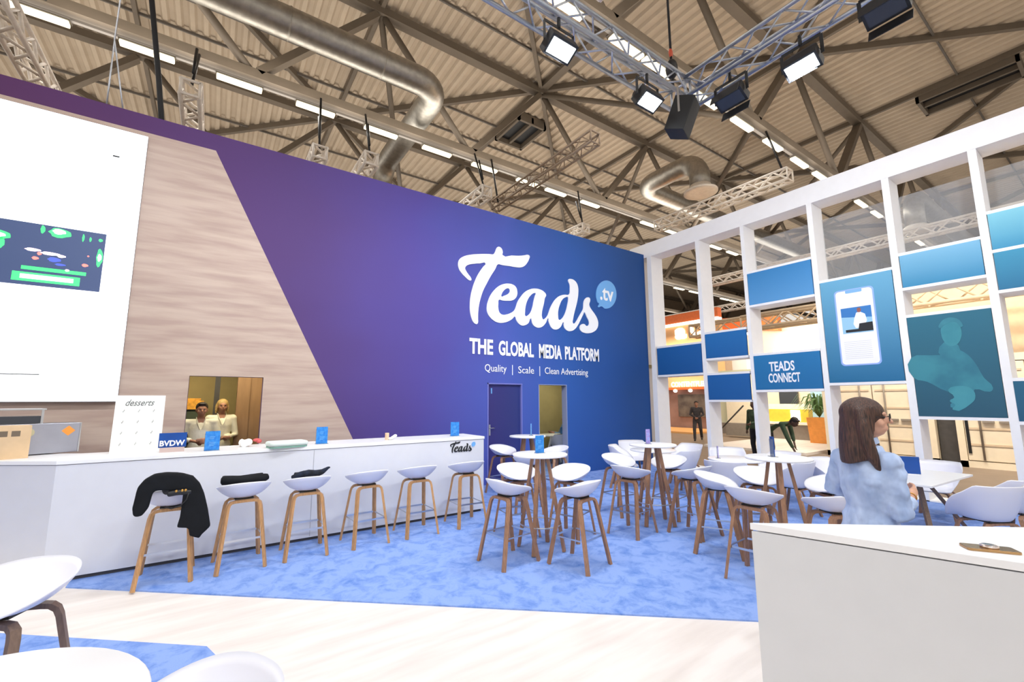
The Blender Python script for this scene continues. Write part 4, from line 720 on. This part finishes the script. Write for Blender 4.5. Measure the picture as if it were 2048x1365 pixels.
# hanging truss pieces (cream) behind the wall
def boxtruss(name,label,cat,p,q_,s,m,r=.018,step=None,group=None,suspend=None):
    t=thing(name,label,cat,(0,0,0),0,group); p=V(p);q_=V(q_); d=(q_-p); L=d.length; d.normalize(); side=d.cross(V((0,0,1))); side=side.normalized() if side.length>.1 else V((1,0,0)); u=side.cross(d)
    C=[side*a*s/2+u*b_*s/2 for a,b_ in ((-1,-1),(1,-1),(1,1),(-1,1))]
    for c in C: obj('chord',MB().tube([p+c,q_+c],r*1.4,8),m,t)
    n=max(2,int(L/(step or s*1.1))); 
    for f in range(4):
        w_=MB(); a=C[f]; b_=C[(f+1)%4]
        for i in range(n):
            A=p+d*L*i/n; B_=p+d*L*(i+1)/n
            w_.tube([A+(a if i%2 else b_),B_+(b_ if i%2 else a)],r*(.65 if m!=M['cream'] else .95),5)
            if i in(0,): w_.tube([A+a,A+b_],r,5)
        w_.tube([q_+a,q_+b_],r,5); obj('lacing',w_,m,t)
    if suspend:
        for z in suspend: obj('suspension_strap',MB().tube([V(z[0]),V(z[1])],.035,6),M['blackpl'] if len(z)<3 else m,t)
    return t
GT='cream hanging trusses behind the purple wall'
for (x,y,z,L,l) in ((-1.0,12.4,9.3,6,'cream hanging truss end left of the middle, below the second lamp'),(-4.0,11.2,9.4,6,'cream hanging truss end at the upper left corner'),(2.15,13.4,9.2,5,'cream hanging truss end behind the top edge of the purple wall'),(3.55,12.9,9.2,5,'cream hanging truss end next to the bend of the round duct'),(7.75,12.9,9.3,6,'cream hanging truss end right of the duct above the purple wall'),(13.2,13.4,9.3,6,'cream hanging truss end above the blue part of the wall')):
    boxtruss('hanging_truss',l,'truss',(x,y,z),(x,y+L,z),.38,M['cream'],.038,group=GT,suspend=[((x,y+.2,z+.2),(x,13.85,11.25)),((x,y+.3,z+.6),(x,y+.6,z+1.5))])
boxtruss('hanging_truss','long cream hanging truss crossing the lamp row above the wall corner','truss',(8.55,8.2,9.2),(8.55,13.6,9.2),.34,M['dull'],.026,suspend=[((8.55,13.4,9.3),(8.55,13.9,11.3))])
boxtruss('hanging_truss','cream hanging truss with a pale end above the middle of the lattice','truss',(15.7,6.1,9.3),(15.7,11.5,9.3),.40,M['cream'],.03,suspend=[((15.7,6.3,9.5),(15.7,6.75,11.3))])
boxtruss('hanging_truss','cream hanging truss high in the upper right, behind the stage truss','truss',(5.5,-1,9.6),(5.5,5.2,9.6),.34,M['cream'],.03)
for (x0_,y,x1_,z,l) in ((22,2.6,40,9.2,'cream truss in the distance through the upper lattice openings'),):
    boxtruss('hanging_truss',l,'truss',(24,1.5,8.6),(24,14,8.6),.4,M['cream'],.035)
boxtruss('hanging_truss','far cream truss through the left lattice openings','truss',(30,8,8.2),(30,26,8.2),.4,M['cream'],.035)
# stage truss above the booth
ZT=6.52
boxtruss('stage_truss','silver stage truss running left from the corner above the booth, flood lights under it','truss',(-4.5,3.78,ZT+.1),(5.95,3.78,ZT+.1),.34,M['truss'],.022,.36)
boxtruss('stage_truss','silver stage truss running to the upper right from the corner, flood lights under it','truss',(6.0,3.62,ZT+.1),(6.0,-2.2,ZT+.1),.34,M['truss'],.022,.36)
t=boxtruss('stage_truss','silver stage truss parallel to the purple wall behind the camera','truss',(-4.5,-1.05,ZT+.1),(5.8,-1.05,ZT+.1),.34,M['truss'],.022,.36)
t=thing('chain_hoist','black chain hoist with red hook holding the truss corner','hoist',(6.0,3.95,ZT+.3)); obj('motor',MB().sphere((0,0,.42),(.10,.10,.18),14,10).tube([(0,0,.05),(0,0,.3)],.03,8),M['blackpl'],t); obj('chain',MB().tube([(0,0,.55),(0,0,8.8)],.022,6),M['blackpl'],t); obj('hook',MB().sphere((0,0,.72),(.045,.03,.09),10,8),mat('hook_red',(200,80,50),.5),t)
lb=['lit flood light on the left stage truss, upper left one','lit flood light on the left stage truss, nearest the corner','lit flood light on the right stage truss','unlit black flood light on the right stage truss beside the corner','unlit black flood light at the top right edge','added out-of-view flood light over the wood cladding','added out-of-view flood light over the video screen','added out-of-view flood light over the near counter','added flood light behind the camera, right','added flood light behind the camera, centre','added flood light behind the camera, left']
for (p,tg,e,on),l in zip(FLOODS,lb):
    tgt=V(tg) if tg else V(p)+V((-.4,-.2,-1)); d=(tgt-V(p)).normalized(); 
    t=thing('flood_light',l,'flood light',p,0,'stage flood lights')
    along=V((1,0,0)) if (p[1]>3.4 or p[1]<-.7) else V((0,1,0))
    dd=(V((0,-.45,-.9)) if along.x else V((-.45,0,-.9))).normalized(); 
    y_=dd.cross(along).normalized(); Mx=Matrix((along,y_,-dd)).transposed()    # local z points back
    q=MB(); q.box((0,0,0),(.40,.24,.14),mx=Mx); q.add([Mx@V(v) for v in [(-.2,-.12,.07),(.2,-.12,.07),(.2,.12,.07),(-.2,.12,.07),(-.13,-.07,.2),(.13,-.07,.2),(.13,.07,.2),(-.13,.07,.2)]],[(0,1,5,4),(1,2,6,5),(2,3,7,6),(3,0,4,7),(4,5,6,7)]); obj('housing',q,M['blackpl'],t)
    obj('lens',MB().box(Mx@V((0,0,-.072)),(.34,.18,.006),mx=Mx),M['lens'] if on else M['darkglass'],t)
    q=MB(); a=along*.23; q.beam(a,a+V((0,0,.26)),.04,.006); q.beam(-a,-a+V((0,0,.26)),.04,.006); q.beam(-a+V((0,0,.26)),a+V((0,0,.26)),.04,.008,(0,1,0)); q.tube([V((0,0,.26)),V((0,0,.40))],.022,8); obj('yoke',q,M['blackpl'],t)
    if not on:
        for s_ in (-1,1): obj('barn_door',MB().box(Mx@V((0,s_*.16,-.12)),(.40,.01,.16),mx=Mx),M['blackpl'],t)
t=thing('loudspeaker','black loudspeaker hanging under the truss corner','loudspeaker',(5.62,3.57,5.98),R(20)); obj('cabinet',MB().box((0,0,0),(.34,.30,.52),mx=Matrix.Rotation(R(22),3,'X')),M['blackpl'],t,bevel=.01); obj('grille',MB().box((0,-.147,.06),(.30,.02,.46),mx=Matrix.Rotation(R(22),3,'X')),M['greydark'],t) if 0 else None
q=MB(); q.beam((-.18,0,0),(-.18,0,.42),.03,.006); q.beam((.18,0,0),(.18,0,.42),.03,.006); q.beam((-.18,0,.42),(.18,0,.42),.03,.01,(0,1,0)); obj('bracket',q,M['steel'],t)
tag(obj('hanging_cable',MB().tube([(-2.2,11.0,15.3),(-1.75,11.0,10.6),(-1.42,11.0,8.4),(-1.18,11,6.6)],.05,8),M['cable']),'thick dark cable hanging down left of the duct','cable')
q=MB(); q.tube([(-1.69,8.8,13.6),(-1.73,8.8,7.5)],.012,6); q.tube([(-1.73,8.8,7.5),(-1.72,8.8,6.2)],.012,6); q.tube([(-1.73,8.8,7.5),(-1.50,8.8,6.2)],.012,6)
tag(obj('steel_wire',q,M['truss']),'thin forked steel wire hanging above the left end of the purple wall','wire')
# ================================================================= beyond the lattice
struct('wall_far',MB().bx(90,90.4,-25,70,-.1,16).bx(-30,90,70,70.4,-.1,16),mat('far_wall',(120,108,96),.8))
def container(label,y0_,y1_,x=16.0,h=2.75,g='cream containers'):
    t=thing('shipping_container',label,'container',(x,0,-.03),0,g)
    obj('body',MB().bx(.06,2.4,y0_,y1_,.12,h),M['ccream'],t); fr=MB(); fr.bx(-.04,.06,y0_,y0_+.14,0,h+.08); fr.bx(-.04,.06,y1_-.14,y1_,0,h+.08); fr.bx(-.04,.06,y0_,y1_,0,.16); fr.bx(-.04,.06,y0_,y1_,h-.1,h+.08); obj('frame',fr,M['ccream'],t)
    n=2; ym=(y0_+y1_)/2
    for a,b_ in ((y0_+.15,ym-.01),(ym+.01,y1_-.15)):
        d=obj('door',MB().bx(-.03,.03,a,b_,.18,h-.12),M['ccream'],t,bevel=.01); q=MB()
        for z in (.55,.95,1.45,1.95,2.4): q.bx(-.045,-.03,a+.06,b_-.06,z,z+.05)
        obj('rib',q,M['beige'],d)
        for f in (.25,.75): yy=a+(b_-a)*f; q=MB().tube([(-.07,yy,.2),(-.07,yy,h-.15)],.022,8); q.bx(-.09,-.04,yy-.05,yy+.25*(1 if f<.5 else -1),1.12,1.17); obj('locking_bar',q,M['grey'],d)
    for y in (y0_+.2,y1_-.2,): obj('gasket',MB().bx(-.05,-.04,y-.03,y+.03,.35,1.9),M['blackpl'],t)
container('cream shipping container at the right behind the square table',.3,2.95); container('cream shipping container behind the woman, left of the dark gap',3.35,5.9); container('cream shipping container partly out of frame at the right edge',-2.6,.0)
tag(obj('dark_column',MB().bx(16.15,16.4,2.97,3.33,-.03,3.4),M['greydark']),'dark grey column between the two cream containers','column')
bw=thing('beige_booth','tall beige booth behind the containers with a porthole and letter T','booth'); obj('wall',MB().bx(19,19.3,-3,6.1,-.03,5.4),M['beige'],bw)
for y in (1.0,): obj('porthole',MB().tube([(18.98,y+.5*math.cos(2*PI*i/24),4.15+.5*math.sin(2*PI*i/24)) for i in range(24)],.09,8,closed=True),M['brown'],bw)
obj('shelf_strip',MB().bx(18.9,19,-1,1.9,2.62,2.78),M['brown'],bw); text('T','lettering',M['greydark'],bw,onlat(1.62,2.15,18.95),.35,.35,bold=.02); area('booth_fill',(17.9,2.5,5.3),(19,2.5,3),5,.3,70,(1,.84,.62)); area('container_fill',(12.6,2.5,8.6),(16,2.5,1),6,.5,420,(1,.90,.74),R(100))  # booth and container lights are added fill, neither has a fixture
boxtruss('booth_truss','beige truss over the containers, seen between the blue panels','truss',(17.6,-2,4.75),(17.6,9,4.75),.5,M['beige'],.04)
# yellow counter booth
yb=thing('yellow_booth','booth with yellow counter, screen and pale blue panel behind the bending man','booth')
obj('back_wall',MB().bx(21.5,21.7,6.6,12.2,-.03,2.7),M['ccream'],yb); obj('blue_panel',MB().bx(21.4,21.5,7.0,8.35,.6,2.7),M['sky'],yb); obj('base_wall',MB().bx(19.9,20.3,7.85,11.4,.05,.62),M['grey'],yb)
obj('counter_front',MB().bx(19.9,20.3,7.9,10.0,.76,1.28),M['yellow'],yb); obj('counter_top',MB().bx(19.8,20.4,7.85,10.1,.68,.76),M['white'],yb); obj('counter_light',MB().bx(19.87,19.9,8.2,8.55,.80,1.25),M['lightsign'],yb); obj('monitor',MB().bx(21.35,21.5,8.85,9.6,1.45,2.05),M['darkglass'],yb); obj('glass_rail',MB().bx(20.1,20.14,8.0,9.6,1.28,1.5),M['sage'],yb); obj('floor_slab',MB().bx(15.2,21.4,6.2,9.6,-.03,.05),M['wood_floor'],yb)
area('yellow_booth_fill',(19.2,9.2,3.4),(21,9.2,1),3,.5,150,(1,.88,.66))  # added fill for the yellow booth, no fixture
pt=thing('potted_palm','green palm in a terracotta square planter behind the lattice','plant',(19.2,7.25,.05)); obj('planter',MB().add([(-.28,-.28,0),(.28,-.28,0),(.28,.28,0),(-.28,.28,0),(-.33,-.33,.95),(.33,-.33,.95),(.33,.33,.95),(-.33,.33,.95)],[(0,1,2,3),(4,5,6,7),(0,1,5,4),(1,2,6,5),(2,3,7,6),(3,0,4,7)]),M['orangep'],pt)
q=MB(); random.seed(2)
for i in range(90):
    a=random.uniform(0,2*PI); r_=random.uniform(.35,.85); h_=random.uniform(.3,.95); P=[V((0,0,.95)),V((r_*.4*math.cos(a),r_*.4*math.sin(a),.95+h_)),V((r_*.8*math.cos(a),r_*.8*math.sin(a),.95+h_*.95)),V((r_*1.1*math.cos(a),r_*1.1*math.sin(a),.95+h_*.55))]
    q.sweep(P,[(-.022,0),(0,.006),(.022,0)],scales=[.3,1,1,.15])
obj('fronds',q,M['leaf'],pt)
# orange and grey booths left
ob=thing('orange_booth','booth with orange band, lit white letters and dark poster wall, left of the lattice','booth')
obj('fascia',MB().bx(23,23.4,13.2,19.5,6.3,6.85),M['orange'],ob); obj('light_band',MB().bx(22.95,23.4,13.2,19.5,6.15,6.3),M['lightsign'],ob); obj('sign_wall',MB().bx(23.1,23.4,13.2,19.5,2.42,6.15),mat('booth_peach',(240,186,130),.6),ob)
text('a','lettering',M['lightsign'],ob,onlat(16.03,5.3,23.05),.8,.7,bold=.05); text('Q','lettering',M['lightsign'],ob,onlat(15.0,5.25,23.05),.95,1.0,bold=.05)
obj('letter_band',MB().bx(22.9,23.3,13.2,19.5,2.28,2.42),M['orange'],ob); text('CONTENTFLEET','lettering',M['lightsign'],ob,onlat(16.4,2.45,22.95),2.5,.30,bold=.03)
obj('poster_wall',MB().bx(23.2,23.5,13.2,19.5,-.03,2.28),mat('booth_mauve',(150,120,112),.7,var=.1,scale=2),ob); obj('poster',MB().bx(23.1,23.2,14.0,16.1,.7,2.0),mat('poster_dark',(84,76,74),.5,rgb2=(120,112,104),scale=2),ob)
for y in (17.5,16.1,15.1): obj('spot',MB().sphere((22.9,y,2.22),(.12,.12,.10),12,8),M['lightsign'],ob)
obj('floor_slab',MB().bx(20,23.1,13.2,19.5,-.03,.06),mat('orange_floor',(236,176,110),.5),ob); tag(obj('round_table',MB().lathe([(.35,0),(.35,.05)],(20.4,16.2,1.08),24).lathe([(.03,0),(.03,1.02)],(20.4,16.2,.06),8).lathe([(.25,0),(.25,.03)],(20.4,16.2,.06),20),M['lightsign'] if 0 else M['white']),'small round white table in front of the orange booth','table')
area('orange_booth_fill',(21.8,16,5.0),(23.2,16,2),4,.4,170,(1,.86,.68))  # fill light added to brighten the orange booth, no lamp body
o2=thing('orange_canopy','far booth with a second orange band seen through the second lattice opening','booth'); obj('fascia',MB().add([(25,15.5,6.1),(25,11.0,5.4),(25.4,11.0,5.4),(25.4,15.5,6.1),(25,15.5,6.7),(25,11.0,6.2),(25.4,11.0,6.2),(25.4,15.5,6.7)],[(0,1,2,3),(4,5,6,7),(0,1,5,4),(1,2,6,5),(2,3,7,6),(3,0,4,7)]),M['orange'],o2); obj('wall',MB().bx(25.6,25.8,8.5,15.5,-.03,5.9),M['ccream'],o2)
for y in (13.9,13.7,12.7): obj('spot',MB().sphere((25.0,y,5.5),(.22,.22,.16),12,8),M['lightsign'],o2)
gb=thing('screen_booth','greenish white projection wall with a slanted dark pole in front','booth'); obj('wall',MB().bx(22.2,22.4,9.9,13.1,.5,3.2),mat('pale_green_wall',(214,218,190),.6),gb); obj('base',MB().bx(22.0,22.4,9.9,13.1,-.03,.5),M['grey'],gb); obj('pole',MB().tube([(18.5,11.12,.12),(17.0,8.98,1.45)],.03,6),M['greydark'],gb)
wb2=thing('white_booth','bright white booth boxes and letters above the lettered panel','booth'); obj('box',MB().bx(24,25,9.3,10.9,3.0,4.3),M['lightsign'],wb2); obj('box',MB().bx(24,24.6,8.6,9.3,3.0,3.6),M['lightsign'],wb2); obj('box',MB().bx(23.6,24.0,12.1,12.9,2.6,4.1),M['white'],wb2); obj('wall',MB().bx(26,26.2,6.5,13.5,0,5.6),M['beige'],wb2)
area('white_booth_fill',(23,10,5.5),(26,10,3),4,.5,200,(1,.84,.66))  # added fill in front of the white booth, source not modelled
boxtruss('booth_truss','brown booth truss behind the lattice over the white boxes','truss',(21,6.4,5.3),(21,13.5,5.3),.6,M['beige'],.05)
# meeting room content
t=make_round_table('white table in the meeting room behind the doorway',.74,.9,M['white'],False,.3,'meeting_table'); t.location=(7.9,9.5,.012)
dup(ac,(7.75,8.95,.012),face(7.75,8.95,8,9.6),'blue-grey armchair in the doorway of the meeting room','armchairs in the meeting room'); dup(ac,(7.2,9.75,.012),face(7.2,9.75,8,9.45),'pale armchair behind the meeting room table','armchairs in the meeting room')
holder('blue leaflet holder on the meeting room table',8.05,9.35,.752,R(30),.13,.20); tag(obj('dark_tray',MB().lathe([(.16,0),(.18,.025)],(7.95,9.15,.752),24),M['blackpl']),'dark tray on the meeting room table','tray')
# kitchen shelf
t=thing('crate_stack','stack of dark green crates with orange goods in the kitchen behind the hatch','crates',(-.42,9.55,0)); 
for i in range(9): obj('crate',MB().box((0,0,.12+.19*i),(.6,.35,.15)).box((0,0,.21+.19*i),(.5,.28,.05)),mat('crate_green',(66,76,62),.6,var=.2) if i<8 else mat('crate_goods',(220,160,60),.6,var=.2,scale=20),t)
tag(obj('dark_post',MB().bx(.02,.10,9.5,9.56,0,2.6),M['greydark']),'dark upright post in the kitchen behind the hatch','post')
